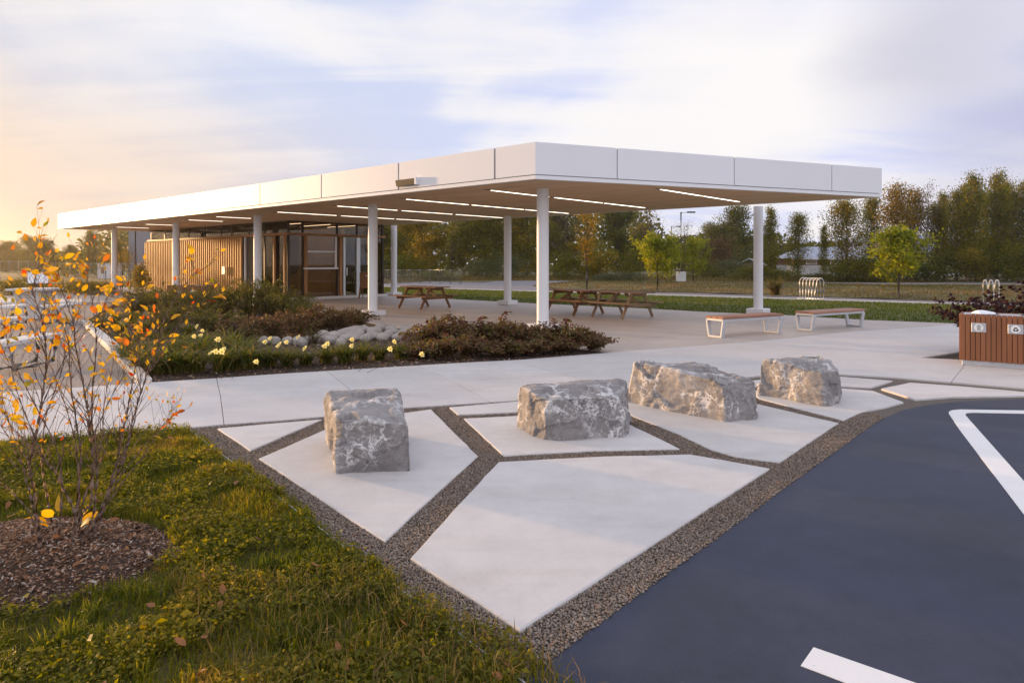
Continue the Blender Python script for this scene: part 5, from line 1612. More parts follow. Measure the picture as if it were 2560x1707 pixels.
SH = {'fern': [shrub_mesh(60 + i, .85, 1.05, 60, 75, .055, M['fern'], M['twig'], .25, .45, .2, .6) for i in range(3)],
      'bronze': [shrub_mesh(70 + i, .58, .60, 40, 32, .098, M['redleaf'], M['twig'], .30, .46, .7, .55) for i in range(3)],
      'low': [shrub_mesh(80 + i, .70, .62, 50, 50, .065, M['redleaf'], M['twig'], .5, .5, .5) for i in range(2)],
      'purple': [shrub_mesh(90 + i, .95, 1.15, 30, 46, .085, M['purple'], M['twig'], .35, .70, .3) for i in range(2)],
      'feather': [shrub_mesh(95, .30, .55, 40, 60, .022, M['fern'], M['twig'], .2, .25, .0, .8)]}
def shrub(kind, k, name, label, px, py, top, group, wf=1.0, rz=0.0, h0=None):
    b = G(px, py)
    hh = {'fern': 1.05, 'bronze': .58, 'low': .62, 'purple': 1.15, 'feather': .55}[kind]
    sc = ZAT(top, b.y) / hh
    t = empty(name, b, rz, label, 'shrub', group)
    t.scale = (wf, wf, sc)
    st, fo = SH[kind][k % len(SH[kind])]
    link('stems', st, t); link('foliage', fo, t)
    return t
GR1, GR2 = 'dark green shrubs in the planting bed', 'bronze leaved shrubs in the planting bed'
for i, (px, py, top, wf, lb) in enumerate([
        (338, 792, 726, .85, 'green shrub at the kerb end of the planting bed'),
        (398, 792, 712, .95, 'green shrub below the second column'),
        (452, 800, 716, .95, 'green shrub directly before the half hidden bin'),
        (508, 806, 722, .90, 'green shrub to the side of the half hidden bin'),
        (560, 796, 708, .95, 'green shrub below the socket box on the slats'),
        (622, 798, 703, 1.0, 'tall green shrub below the third column'),
        (668, 800, 693, .85, 'tallest green shrub with a pointed spray beside the third column'),
        (712, 806, 722, .90, 'rounded green shrub before the service window'),
        (752, 812, 750, .70, 'last green shrub before the open plaza'),
        (420, 830, 760, .8, 'lower green shrub behind the pale lilies'),
        (540, 836, 770, .85, 'lower green shrub in the middle of the bed')]):
    shrub('fern', i, 'garden_shrub', lb, px, py, top - 7, GR1, wf * 1.15, i * 1.3)
for i, (px, py, top, wf, lb) in enumerate([
        (610, 846, 792, .9, 'bronze shrub below the tall green ones'), (675, 850, 790, .9, 'bronze shrub beside the first grey rocks'),
        (735, 842, 772, 1.0, 'bronze shrub behind the feathery clump'), (790, 832, 762, 1.0, 'bronze shrub with a red tip before the plaza'),
        (842, 828, 770, .95, 'bronze shrub above the largest river rock'), (890, 816, 772, .85, 'bronze shrub under the second column plinth')]):
    shrub('low', i, 'bronze_shrub', lb, px, py, top, GR2, wf, i * 1.7)
for i, (px, py, top, wf, lb) in enumerate([
        (1075, 872, 806, 1.0, 'bronze shrub first after the river rocks'), (1130, 866, 796, 1.0, 'bronze shrub with upright sprays before the rear plinth'),
        (1190, 868, 800, 1.0, 'bronze shrub between the two upright sprays'), (1248, 866, 800, .9, 'bronze shrub with the tallest drooping spray'),
        (1312, 868, 818, .9, 'bronze shrub before the front column plinth'), (1375, 870, 800, .95, 'bronze shrub with a tall spray past the plinth'),
        (1432, 874, 816, .9, 'bronze shrub thinning towards the bed corner'), (1486, 877, 838, .7, 'small bronze shrub at the bed corner'),
        (1045, 892, 850, .9, 'low bronze shrub behind the last lilies'), (1110, 896, 842, .95, 'low bronze shrub on the walkway edge, greener at its foot'),
        (1180, 892, 846, .95, 'low bronze shrub on the walkway edge below the tallest spray'), (1255, 890, 846, .95, 'low bronze shrub on the walkway edge before the column'),
        (1330, 886, 848, .9, 'low bronze shrub on the walkway edge past the column'), (1405, 882, 850, .8, 'low bronze shrub on the walkway edge near the corner')]):
    shrub('bronze', i, 'bronze_shrub', lb, px, py, top + (-9 if i % 3 == 1 else 6 if i % 3 == 2 else 0), GR2, wf, i * 2.1)
def spray(px, py, top, lean, label):
    b = G(px, py); h_ = ZAT(top, b.y); r_ = np.random.default_rng(int(px))
    t = empty('shrub_spray', b, 0, label, 'shrub spray', 'tall sprays rising from the bronze shrubs')
    pts = [Vector((lean * q ** 2, 0, h_ * (1.02 * q - .02 * q ** 4))) for q in np.linspace(0, 1, 7)]
    pts.append(pts[-1] + Vector((lean * .35, 0, -.01)))
    MB().tube(pts, [.006, .006, .005, .005, .004, .003, .002, .001], 5, False).build('stem', M['twig'], t)
    C, U = [], []
    for q in np.linspace(.35, 1.0, 11):
        k_ = q * (len(pts) - 1); i0 = min(int(k_), len(pts) - 2); p = pts[i0].lerp(pts[i0 + 1], k_ - i0)
        for sg in (-1, 1):
            d = Vector((sg * .8 + r_.normal() * .2, r_.normal() * .5, -.55 + r_.normal() * .25)).normalized()
            C.append(np.array(p + d * .05)); U.append(np.array(d))
    C, U = np.array(C), np.array(U); w = unit(np.cross(U, np.array([0, 1.0, .3]) + r_.normal(size=U.shape) * .4)); s_ = .105 * r_.uniform(.6, 1.1, len(C))
    V, F = quads_from(C, U, w, s_ / 2, s_ * .22, np.cross(U, w) * (s_ * -.15)[:, None])
    link('foliage', np_mesh('foliage', V, F, M['redleaf']), t)
spray(1088, 872, 800, -.10, 'short spray at the river rock end of the bronze shrubs')
spray(1192, 870, 790, .10, 'thin spray behind the bronze shrubs between the plinths')
spray(1242, 868, 778, .16, 'tallest drooping spray over the bronze shrubs')
spray(1400, 872, 796, .12, 'tall drooping spray just past the front column plinth')
spray(1440, 874, 822, .12, 'low spray towards the bed corner')
spray(1500, 878, 842, .10, 'last small spray at the bed corner')
shrub('feather', 0, 'feathery_plant', 'feathery green plant among the river rocks', 783, 862, 815, None, 1.0)['category'] = 'plant'
shrub('purple', 0, 'purple_shrub', 'purple leaved shrub spreading behind the plank bin', 2475, 886, 722, 'purple leaved shrubs behind the bin', 1.05, .4)
shrub('purple', 1, 'purple_shrub', 'taller purple leaved shrub at the frame edge behind the bin', 2590, 882, 690, 'purple leaved shrubs behind the bin', 1.1, 2.0)

def lily_mesh(seed, n, h, mat, wid=.013, spread=1.0):
    rg = np.random.default_rng(seed)
    V = []; F = []
    for i in range(n):
        az = rg.uniform(0, 2 * math.pi); L = h * rg.uniform(.75, 1.5); out = L * rg.uniform(.25, .85) * spread
        o = rg.normal(0, .045, 2)
        d = np.array([math.cos(az), math.sin(az)]); sx = np.array([-d[1], d[0]])
        drop = rg.uniform(.05, .75)
        w0 = wid * rg.uniform(.7, 1.3)
        b = len(V)
        for k in range(6):
            q = k / 5
            r_ = out * (q ** 1.6) * (1 + .25 * q)
            z = L * (q - drop * q ** 3) * .82
            ww = w0 * (1 - q ** 2.5) + .0008
            c = np.array([o[0] + d[0] * r_, o[1] + d[1] * r_, z])
            V.append(c + np.array([sx[0], sx[1], 0]) * ww); V.append(c - np.array([sx[0], sx[1], 0]) * ww)
        for k in range(5):
            F.append((b + 2 * k, b + 2 * k + 1, b + 2 * k + 3, b + 2 * k + 2))
    return np_mesh('foliage', np.array(V), np.array(F), mat)
LY = [lily_mesh(100 + i, 135, .41, M['lily'], .0105, 1.25) for i in range(4)]
rs_ = random.Random(8)
lily_px = []
for x in range(405, 1040, 46):
    e = float(np.interp(x, [380, 541, 700, 1162], [954.5, 944.5, 933.5, 905.5]))
    lily_px.append((x + rs_.uniform(-10, 10), e - 16 - rs_.uniform(0, 4)))
for x in range(375, 640, 56):
    e = float(np.interp(x, [380, 541, 700, 1162], [954.5, 944.5, 933.5, 905.5]))
    lily_px.append((x + rs_.uniform(-14, 14), e - 46 - rs_.uniform(0, 8)))
for x, y in ((330, 870), (395, 868), (455, 866), (515, 868), (575, 872), (300, 835), (355, 835), (410, 838), (470, 842), (285, 812), (330, 808), (540, 888), (600, 890), (375, 888), (440, 886), (495, 890), (250, 822), (320, 900), (350, 922)):
    lily_px.append((x, y))
lilies = []
ORD = ['first', 'second', 'third', 'fourth', 'fifth', 'sixth', 'seventh', 'eighth', 'ninth', 'tenth', 'eleventh', 'twelfth', 'thirteenth', 'fourteenth', 'fifteenth', 'sixteenth', 'seventeenth', 'eighteenth', 'nineteenth', 'twentieth',
       'twenty first', 'twenty second', 'twenty third', 'twenty fourth', 'twenty fifth', 'twenty sixth', 'twenty seventh', 'twenty eighth', 'twenty ninth', 'thirtieth']
e0 = lambda q: float(np.interp(q[0], [380, 541, 700, 1162], [954.5, 944.5, 933.5, 905.5])) - q[1]
g1_ = sorted([q for q in lily_px if e0(q) < 30]); g2_ = sorted([q for q in lily_px if 30 <= e0(q) < 62]); g3_ = sorted([q for q in lily_px if e0(q) >= 62])
lily_px = g1_ + g2_ + g3_; NL1 = len(g1_); NL2 = NL1 + len(g2_)
for i, (x, y) in enumerate(lily_px):
    b = G(x, y)
    row, num = (('on the walkway edge', i) if i < NL1 else ('in the second row', i - NL1) if i < NL2 else ('deep in the bed', i - NL2))
    t = empty('daylily_clump', b, rs_.uniform(0, 6.28), 'arching green daylily clump %s, %s from the white kerb' % (row, ORD[num]), 'plant', 'daylily clumps in the planting bed')
    s = rs_.uniform(.85, 1.15) * (.84 if x > 640 else 1); t.scale = (s, s, s)
    link('foliage', LY[i % 4], t)
    lilies.append((b, t))
# flowers: six petals round a golden throat, standing on scapes
def petal_mesh():
    V = []; F = []
    for k in range(6):
        a = k * math.pi / 3; r1 = .052 if k % 2 else .046; wd = .017 if k % 2 else .012
        d = Vector((math.cos(a), math.sin(a), 0)); sx = Vector((-d.y, d.x, 0))
        b = len(V)
        prof = [(.004, .0, .004), (.020, .016, .8 * wd), (.038, .026, wd), (r1, .022, .002)]
        for r_, z, w in prof:
            V.append(d * r_ + Vector((0, 0, z)) + sx * w); V.append(d * r_ + Vector((0, 0, z - .003)) - sx * w)
        for q in range(3): F.append((b + 2 * q, b + 2 * q + 1, b + 2 * q + 3, b + 2 * q + 2))
    me = np_mesh('petals', np.array([tuple(v) for v in V]), np.array(F), M['petal'])
    return me
PET = petal_mesh()
THR = MB().lathe([(.0, .006), (.010, .012), (.013, .020), (.002, .030)], 10).mesh('throat', M['heart'])
FLOW = [(494, 817), (505, 828), (524, 826), (502, 840), (484, 841), (532, 866), (528, 884), (538, 880), (547, 877), (559, 875), (553, 880), (581, 901), (676, 847), (663, 856), (669, 852), (695, 867), (700, 862), (706, 855), (716, 856), (747, 844),
        (761, 865), (764, 872), (810, 867), (826, 863), (818, 860), (880, 865), (886, 847), (879, 850), (974, 873), (1002, 871), (984, 855), (1053, 887), (295, 779), (286, 780), (280, 785), (267, 801), (276, 797), (315, 800), (470, 826), (545, 850), (640, 905), (610, 893)]
for x, y in FLOW[::3] + FLOW[1::3]:
    zf = .46 + rs_.uniform(-.10, .08)
    p = G(x, y, zf)
    b, t = min(lilies, key=lambda q: (q[0].xy - p.xy).length)
    f = link('flower', PET, t); link('throat', THR, f)
    sc = MB()
    Mi = (Matrix.Translation(b) @ Matrix.Rotation(t.rotation_euler.z, 4, 'Z') @ Matrix.Scale(t.scale[0], 4)).inverted()
    tilt = Matrix.Rotation(R(rs_.uniform(35, 80)), 4, 'X')
    f.matrix_local = Mi @ Matrix.Translation(p) @ Matrix.Rotation(rs_.uniform(-1.0, 1.0), 4, 'Z') @ tilt @ Matrix.Scale(rs_.uniform(.70, .95), 4)
    lp = Mi @ p
    base = Vector((lp.x * .35, lp.y * .35, 0))
    mb = MB().tube([base, base.lerp(lp, .55) + Vector((0, 0, .05)), lp], [.0035, .003, .0025], 5, False)
    mb.build('scape', M['lily'], t)

# river rocks heaped in the bed
def rock_me(seed, sx, sy, sz):
    bm = bmesh.new()
    bmesh.ops.create_icosphere(bm, subdivisions=3, radius=1)
    sv = Vector((seed * 3.7, seed * 1.3, seed * 9.1))
    for v in bm.verts:
        d = 1 + .22 * noise.noise(v.co * 1.1 + sv) + .10 * noise.noise(v.co * 2.7 + sv)
        v.co = Vector((v.co.x * d * sx, v.co.y * d * sy, v.co.z * d * sz))
    me = bpy.data.meshes.new('river_rock'); bm.to_mesh(me); bm.free()
    me.materials.append(M['river']); me.polygons.foreach_set('use_smooth', [True] * len(me.polygons)); me.update()
    return me
ROCKS = [(430, 200, 75, 36), (600, 178, 175, 56), (690, 163, 62, 36), (620, 208, 120, 42), (740, 178, 112, 38), (800, 152, 72, 28), (842, 192, 62, 50), (750, 207, 92, 36), (880, 178, 72, 32), (940, 192, 82, 42),
         (1000, 178, 72, 30), (1030, 207, 82, 38), (960, 168, 82, 24), (45, 238, 62, 32), (120, 238, 52, 28), (270, 238, 72, 32), (470, 232, 100, 32), (540, 252, 62, 28), (700, 222, 62, 32), (300, 252, 62, 24),
         (380, 226, 60, 30), (860, 164, 60, 22), (1058, 192, 46, 30), (500, 205, 80, 34), (560, 225, 70, 30), (200, 240, 54, 26), (810, 215, 70, 30), (900, 215, 60, 30), (660, 190, 60, 34), (330, 238, 46, 26)]
rank_ = {i: r for r, i in enumerate(sorted(range(len(ROCKS)), key=lambda i: ROCKS[i][0]))}
for i, (x, y, w, h) in enumerate(ROCKS):
    px, pb = 640 + x / 2.5565, 760 + (y + h * .5) / 2.5565
    b = G(px, pb)
    sx = w / 2.5565 * b.y / FPX / 2; sz = max(.07, h / 2.5565 * b.y / FPX / 2 * .8)
    zl = max(.0, ZAT(760 + y / 2.5565, b.y) - .0)
    sx *= 1.18; sz *= 1.25
    me = rock_me(i, sx * 1.08, sx * rs_.uniform(.7, 1.0), sz * 1.15)
    o = link('river_rock', me, None, (b.x, b.y + sx * .4, max(sz * .5, min(.36, zl * .95))), (rs_.uniform(-.2, .2), rs_.uniform(-.2, .2), rs_.uniform(0, 6)))
    tag(o, 'smooth grey river rock, %s along the heap from the lilies' % ORD[rank_[i]], 'rock', 'river rocks heaped in the planting bed')
tag(bpy.data.objects['river_rock.001'], 'largest smooth river rock, broad and pale, at the top of the heap')

# tuft of tall grass on the bank
gt = empty('grass_tuft', AT(1938, 33, .0), 0, 'tall tawny grass tuft on the bank behind the outer column', 'plant')
g_ = lily_mesh(140, 260, .75, M['drygrass'], .010, .9); link('foliage', g_, gt); gt.scale = (1.5, 1.5, 1.35)

# ================================================================ haze added for the glare-like glow towards the sun
hm = bpy.data.materials.new('sun_glow_haze'); hm.use_nodes = True
ht = hm.node_tree; ht.nodes.clear()
ho = N(ht, 'ShaderNodeOutputMaterial'); hv = N(ht, 'ShaderNodeVolumePrincipled')
hv.inputs['Color'].default_value = (1.0, .93, .86, 1); hv.inputs['Density'].default_value = HAZE; hv.inputs['Anisotropy'].default_value = .85
ht.links.new(hv.outputs[0], ho.inputs['Volume'])
tag(MB().box(-326, 326, -66, 336, -1.3, 14).build('haze', hm), 'thin haze added for the warm glow towards the sun', kind='stuff')

# ================================================================ foreground shrub with autumn leaves
SB = G(165, 1376)
shrubF = empty('autumn_shrub', SB, 0, 'multi stemmed bare shrub with yellow and orange leaves on the bark mound', 'shrub')
STEMS = [
    ([(101, 1383), (87, 1287), (66, 1200), (33, 1112), (5, 1068), (-30, 1000)], 3.70, 3.45, .017),
    ([(104, 1380), (82, 1210), (74, 1156), (104, 1014), (115, 885), (108, 820), (102, 788), (85, 744), (80, 729), (87, 701), (98, 658), (100, 592)], 3.72, 3.75, .018),
    ([(164, 1380), (191, 1303), (148, 1200), (109, 1145), (71, 1112), (20, 1050), (-5, 980)], 3.74, 3.40, .019),
    ([(137, 1366), (123, 1265), (104, 1156), (117, 1030), (150, 940), (165, 880), (200, 780)], 3.85, 4.10, .016),
    ([(169, 1380), (202, 1287), (230, 1243), (227, 1096), (219, 1014), (191, 883), (186, 820), (169, 766), (152, 723), (140, 690)], 3.74, 3.70, .021),
    ([(202, 1362), (235, 1276), (240, 1150), (228, 1030), (240, 880), (234, 777), (225, 725), (219, 699), (213, 668)], 3.80, 3.95, .017),
    ([(215, 1352), (246, 1287), (295, 1178), (317, 1112), (339, 1025), (366, 937), (383, 905), (412, 800), (433, 756), (475, 696), (492, 686)], 3.80, 3.70, .018),
    ([(366, 937), (390, 905), (421, 854), (457, 797), (493, 768), (540, 738)], 3.74, 3.60, .009),
    ([(222, 1347), (284, 1189), (306, 1085), (322, 1003), (339, 905), (330, 830), (318, 770), (325, 715)], 3.84, 4.00, .016),
    ([(228, 1340), (273, 1243), (322, 1161), (383, 1090), (432, 1041)], 3.84, 3.75, .012),
    ([(208, 1350), (306, 1205), (355, 1145), (404, 1068), (443, 1030)], 3.86, 4.05, .011),
    ([(98, 1378), (71, 1276), (0, 1205), (-60, 1160)], 3.72, 3.5, .014),
    ([(147, 1368), (150, 1150), (60, 960), (25, 880), (10, 800)], 3.82, 3.75, .014),
    ([(180, 1372), (202, 1156), (180, 987), (169, 850), (140, 790), (120, 745)], 3.76, 3.55, .015),
    ([(200, 1350), (191, 1123), (158, 997), (120, 900), (60, 820)], 3.88, 4.05, .013),
    ([(176, 1370), (250, 1120), (262, 1000), (285, 880), (260, 800)], 3.86, 4.20, .012),
    ([(300, 1190), (345, 1010), (352, 940), (345, 880), (372, 830)], 3.82, 3.90, .008),
    ([(109, 1145), (50, 1000), (20, 900), (-10, 840)], 3.6, 3.5, .009),
    ([(227, 1096), (285, 980), (330, 900), (300, 840)], 3.72, 3.55, .008),
    ([(104, 1014), (160, 900), (215, 830), (262, 770)], 3.75, 3.65, .008),
    ([(74, 1156), (30, 1080), (-10, 930)], 3.72, 3.9, .010),
]
rgS = random.Random(21)
LEAFS = []
def oval_leaf(seed, L=1.0):
    r_ = random.Random(seed)
    V = []; F = []
    n = 7
    curl = r_.uniform(-.5, .35); fold = r_.uniform(.10, .45); wd = r_.uniform(.24, .32); twist = r_.uniform(-.3, .3)
    for k in range(n):
        q = k / (n - 1)
        w = wd * (math.sin(math.pi * min(1, q ** .8)) ** .75) if 0 < k < n - 1 else .006
        a = curl * q * q
        c = Vector((q * L * math.cos(a * .6), 0, a * q * L * .9))
        tw = twist * q
        for s in (-1, 0, 1):
            off = Vector((0, s * w * L * math.cos(tw), abs(s) * w * L * fold + s * w * L * math.sin(tw)))
            V.append(tuple(c + off))
    for k in range(n - 1):
        for s in range(2):
            b = k * 3 + s
            F.append((b, b + 1, b + 4, b + 3))
    return V, F
leaf_meshes = {}
for k in LEAFCOL:
    for i in range(4):
        V_, F_ = oval_leaf(hash((i, len(k))) % 1000 + i * 17)
        me = bpy.data.meshes.new('leaf'); me.from_pydata(V_, [], F_); me.materials.append(M['leaf_' + k])
        me.polygons.foreach_set('use_smooth', [True] * len(F_)); me.update()
        leaf_meshes[(k, i)] = me
def put_leaf(p, d, size, colour=None):
    if colour is None:
        colour = rgS.choices(['yellow', 'gold', 'orange', 'red', 'green'], [.44, .36, .09, .025, .085])[0]
    me = leaf_meshes[(colour, rgS.randrange(4))]
    o = link('leaf', me, shrubF)
    d = d.normalized()
    q = d.to_track_quat('X', 'Z')
    o.rotation_mode = 'QUATERNION'
    o.rotation_quaternion = q @ Matrix.Rotation(rgS.uniform(-1.2, 1.2), 3, 'X').to_quaternion()
    o.location = p - SB
    o.scale = (size,) * 3
    LEAFS.append(o)
twigs = MB()
leaf_spots = []
for pts, da, db, r0 in STEMS:
    W_ = []
    n = len(pts)
    for i, (x, y) in enumerate(pts):
        D = da + (db - da) * i / (n - 1)
        p = AT(x, D, ZAT(y, D))
        if i == 0 and y > 1320: p.z = mound_z(p.x, p.y) - .03
        W_.append(p)
    # smooth the path
    P_ = []
    for i in range(n - 1):
        a, b = W_[i], W_[i + 1]
        p0 = W_[max(0, i - 1)]; p3 = W_[min(n - 1, i + 2)]
        for q in (0, .25, .5, .75):
            P_.append(0.5 * ((2 * a) + (b - p0) * q + (2 * p0 - 5 * a + 4 * b - p3) * q * q + (3 * a - p0 - 3 * b + p3) * q ** 3))
    P_.append(W_[-1])
    N_ = len(P_)
    P_ = [p + Vector((rgS.uniform(-1, 1), rgS.uniform(-1, 1), 0)) * .0035 for p in P_]
    rr = [max(.0016, r0 * .74 * (1 - .90 * (i / (N_ - 1)) ** .75)) for i in range(N_)]
    MB().tube([p - SB for p in P_], rr, 8).build('stem', M['twig'], shrubF)
    # side twigs
    for i in range(3, N_):
        f = i / (N_ - 1)
        if P_[i].z < .42: continue
        for _ in range(2 if rgS.random() < .65 else 1):
            dirn = (P_[i] - P_[i - 1]).normalized()
            sidev = Vector((rgS.uniform(-1, 1), rgS.uniform(-1, 1), rgS.uniform(.0, .7))).normalized()
            d = (dirn * .7 + sidev * .9).normalized()
            L = rgS.uniform(.07, .26) * (1.15 - .5 * f)
            mid = P_[i] + d * L * .5 + Vector((0, 0, .012)) + Vector((rgS.uniform(-1, 1), rgS.uniform(-1, 1), rgS.uniform(-1, 1))) * .008
            e = P_[i] + d * L + Vector((0, 0, L * .22))
            rt = max(.0014, rr[i] * .38)
            twigs.tube([p - SB for p in (P_[i], mid, e)], [rt, rt * .75, .0010], 5, False)
            leaf_spots.append((e, (e - mid), P_[i].z))
            if rgS.random() < .55:
                d2 = (d + Vector((rgS.uniform(-1, 1), rgS.uniform(-1, 1), rgS.uniform(-.2, .9))) * .8).normalized()
                e2 = mid + d2 * L * .55
                twigs.tube([mid - SB, e2 - SB], [rt * .6, .0009], 4, False)
                leaf_spots.append((e2, d2, P_[i].z))
    leaf_spots.append((P_[-1], P_[-1] - P_[-2], 9)); leaf_spots.append((P_[-2], P_[-1] - P_[-2], 9))
    leaf_spots.append((P_[-3], P_[-1] - P_[-2], 9)); leaf_spots.append((P_[-4], P_[-1] - P_[-2], 9)); leaf_spots.append((P_[-5], P_[-1] - P_[-2], 9))
tag(twigs.build('twigs', M['twig'], shrubF), kind='stuff')
wts = []
for p, d, z in leaf_spots:
    x = CX + p.x / p.y * FPX
    w = 0 if p.z < .45 else (min(1, (p.z - .35) / .55) * (1.0 if x < 330 else .9) * (1.05 if x < 130 else 1))
    if 1.0 > p.z > .62 and x < 110: w *= 1.5
    if z == 9: w = 2.5
    wts.append(w)
order = sorted(range(len(leaf_spots)), key=lambda i: -wts[i] * rgS.random() ** .6 if wts[i] else 0)
for i in order[:292]:
    p, d, z = leaf_spots[i]
    dn = d.normalized() + Vector((rgS.uniform(-.7, .7), rgS.uniform(-.7, .7), rgS.uniform(-.9, .25)))
    col = None
    if z == 9 and p.x > -2.1 and rgS.random() < .3: col = 'orange'
    put_leaf(p, dn, rgS.uniform(.036, .060), col)
extra = order[292:292 + 420]
rgx = np.random.default_rng(5)
C_ = np.array([tuple(leaf_spots[i][0] - SB) for i in extra if wts[i] > 0]); U_ = unit(np.array([tuple(leaf_spots[i][1].normalized()) for i in extra if wts[i] > 0]) + rgx.normal(size=(len(C_), 3)) * .6)
W2 = unit(np.cross(U_, rgx.normal(size=U_.shape))); S2 = rgx.uniform(.022, .042, len(C_))
V_, F_ = quads_from(C_ + U_ * (S2 / 2)[:, None], U_, W2, S2 / 2, S2 * .26, np.cross(U_, W2) * (S2 * .1)[:, None])
tag(link('small_leaves', np_mesh('small_leaves', V_, F_, M['leafmix']), shrubF), kind='stuff')
# basal leaves
for i in range(7):
    a = rgS.uniform(0, 6.28)
    p = SB + Vector((math.cos(a) * .10, math.sin(a) * .08, .12 + rgS.uniform(0, .12)))
    put_leaf(p, Vector((math.cos(a), math.sin(a), .9)), rgS.uniform(.09, .13), rgS.choice(['green', 'gold', 'yellow']))

# bark chips on the mound
rg = np.random.default_rng(31)
nC = 15000
aa = rg.uniform(0, 2 * np.pi, nC); rr_ = np.sqrt(rg.uniform(0, 1, nC)) * 1.03
cx_, cy_ = MC.x + MRX * rr_ * np.cos(aa), MC.y + MRY * rr_ * np.sin(aa)
cz_ = np.array([mound_z(x, y) for x, y in zip(cx_, cy_)]) + rg.uniform(.002, .010, nC)
c_ = np.stack([cx_, cy_, cz_], 1)
u_ = unit(rg.normal(size=(nC, 3)) * np.array([1, 1, .35])); w_c = unit(np.cross(u_, rg.normal(size=(nC, 3)) * .45 + np.array([0, 0, 1])))
ln = rg.uniform(.004, .014, nC) * np.where(rg.uniform(size=nC) < .06, 2.0, 1)
V_, F_ = quads_from(c_, u_, w_c, ln, ln * rg.uniform(.25, .6, nC))
tag(link('bark_chips', np_mesh('bark_chips', V_, F_, M['chips'])), 'loose brown bark chips covering the mound', kind='stuff')
# chips scattered in the planting bed
bb = np.array([[p.x, p.y] for p in bed_poly]); nB = 14000
P2 = np.stack([rg.uniform(bb[:, 0].min(), bb[:, 0].max(), nB * 3), rg.uniform(bb[:, 1].min(), min(bb[:, 1].max(), 17), nB * 3)], 1)
P2 = P2[inside(P2, bed_poly)][:nB]
c_ = np.concatenate([P2, np.full((len(P2), 1), .0)], 1); n_ = len(c_)
u_ = unit(rg.normal(size=(n_, 3)) * np.array([1, 1, .3])); w_c = unit(np.cross(u_, rg.normal(size=(n_, 3)) * .4 + np.array([0, 0, 1])))
ln = rg.uniform(.010, .030, n_)
V_, F_ = quads_from(c_, u_, w_c, ln, ln * .4)
tag(link('bed_litter', np_mesh('bed_litter', V_, F_, M['chips'])), 'dry mulch litter on the planting bed', kind='stuff')

# ================================================================ grass
def blades(P, hmin, hmax, wid, mat, name, rg, lean=.7, z0=-.02):
    n = len(P)
    az = rg.uniform(0, 2 * np.pi, n); L = rg.uniform(hmin, hmax, n); ln = rg.uniform(.15, 1, n) * lean
    d = np.stack([np.cos(az), np.sin(az), np.zeros(n)], 1); sx = np.stack([-d[:, 1], d[:, 0], np.zeros(n)], 1)
    w = wid * rg.uniform(.6, 1.4, n)
    b = np.concatenate([P, np.full((n, 1), z0)], 1) if P.shape[1] == 2 else P
    up = np.array([0, 0, 1.0])
    m = b + up * (L * .55)[:, None] + d * (L * .30 * ln)[:, None]
    t = b + up * (L * (1 - .45 * ln))[:, None] + d * (L * 1.0 * ln)[:, None]
    V = np.empty((n, 5, 3)); V[:, 0] = b - sx * w[:, None]; V[:, 1] = b + sx * w[:, None]
    V[:, 2] = m + sx * (w * .8)[:, None]; V[:, 3] = m - sx * (w * .8)[:, None]; V[:, 4] = t
    i = np.arange(n) * 5
    Q = np.stack([i, i + 1, i + 2, i + 3], 1); T = np.stack([i + 3, i + 2, i + 4], 1)
    return np_mesh(name, V.reshape(-1, 3), [Q, T], mat)
rg = np.random.default_rng(41)
lp = np.array([[p.x, p.y] for p in lawn_poly])
def vis(P, ext=.0):
    """keep what the near lawn can show: not on the mound, not far outside the view"""
    r2 = ((P[:, 0] - MC.x) / (MRX * .98)) ** 2 + ((P[:, 1] - MC.y) / (MRY * .98)) ** 2
    return (r2 > .92 + .25 * rg.uniform(size=len(P)) ** 2) & (P[:, 0] > -.80 * P[:, 1] - .5)
nrm2 = np.array([edge_d.y, -edge_d.x])
# signed distance to the edging (positive over the gravel)
def over(P): return (P - np.array([EDGE_A.x, EDGE_A.y])) @ np.array([-edge_d.y, edge_d.x])
def clump_noise(P, s, seed): return np.array([noise.noise(Vector((x * s, y * s, seed))) for x, y in P])
cand = np.stack([rg.uniform(-6, 1.2, 420000), rg.uniform(1.75, 6.9, 420000)], 1)
near_line = inside(cand, lawn_poly)
ov = over(cand); sgn = 1 if over(np.array([[0.0, 6.0]]))[0] > 0 else -1
ov = ov * sgn
edge_wob = .035 + .05 * np.sin(cand[:, 1] * 5.1) * np.sin(cand[:, 1] * 2.3 + 1) + np.where(cand[:, 1] < 3.6, .10 * (3.6 - cand[:, 1]), 0)
okb = (near_line | ((ov > 0) & (ov < edge_wob) & (cand[:, 1] < 6.4))) & vis(cand)
cand = cand[okb]
cl_ = clump_noise(cand, 2.6, 4.0) + .6 * clump_noise(cand, 7.0, 9.0)
keep = rg.uniform(size=len(cand)) < np.clip(.62 + .5 * cl_, .22, 1)
cand = cand[keep]; cl_ = cl_[keep]
k1 = cl_ > .10
g1 = blades(cand[~k1], .030, .075, .0023, M['lawn'], 'lawn_grass', rg, 1.0)
tag(link('lawn_grass', g1), 'weedy green and straw coloured grass of the near lawn', kind='stuff')
g2 = blades(cand[k1], .045, .110, .0028, M['lawn'], 'lawn_tufts', rg, .95)
tag(link('lawn_tufts', g2), 'taller grass tufts in the near lawn', kind='stuff')
# tall seed stalks by the gravel corner
ts = cand[(over(cand) * sgn > -.9) & (cand[:, 1] < 3.5)]
ts = ts[rg.choice(len(ts), min(2600, len(ts)), replace=False)]
tag(link('seed_grass', blades(ts, .09, .17, .0026, M['drygrass'], 'seed_grass', rg, .8)), 'tall sunlit seed grass along the gravel edge', kind='stuff')
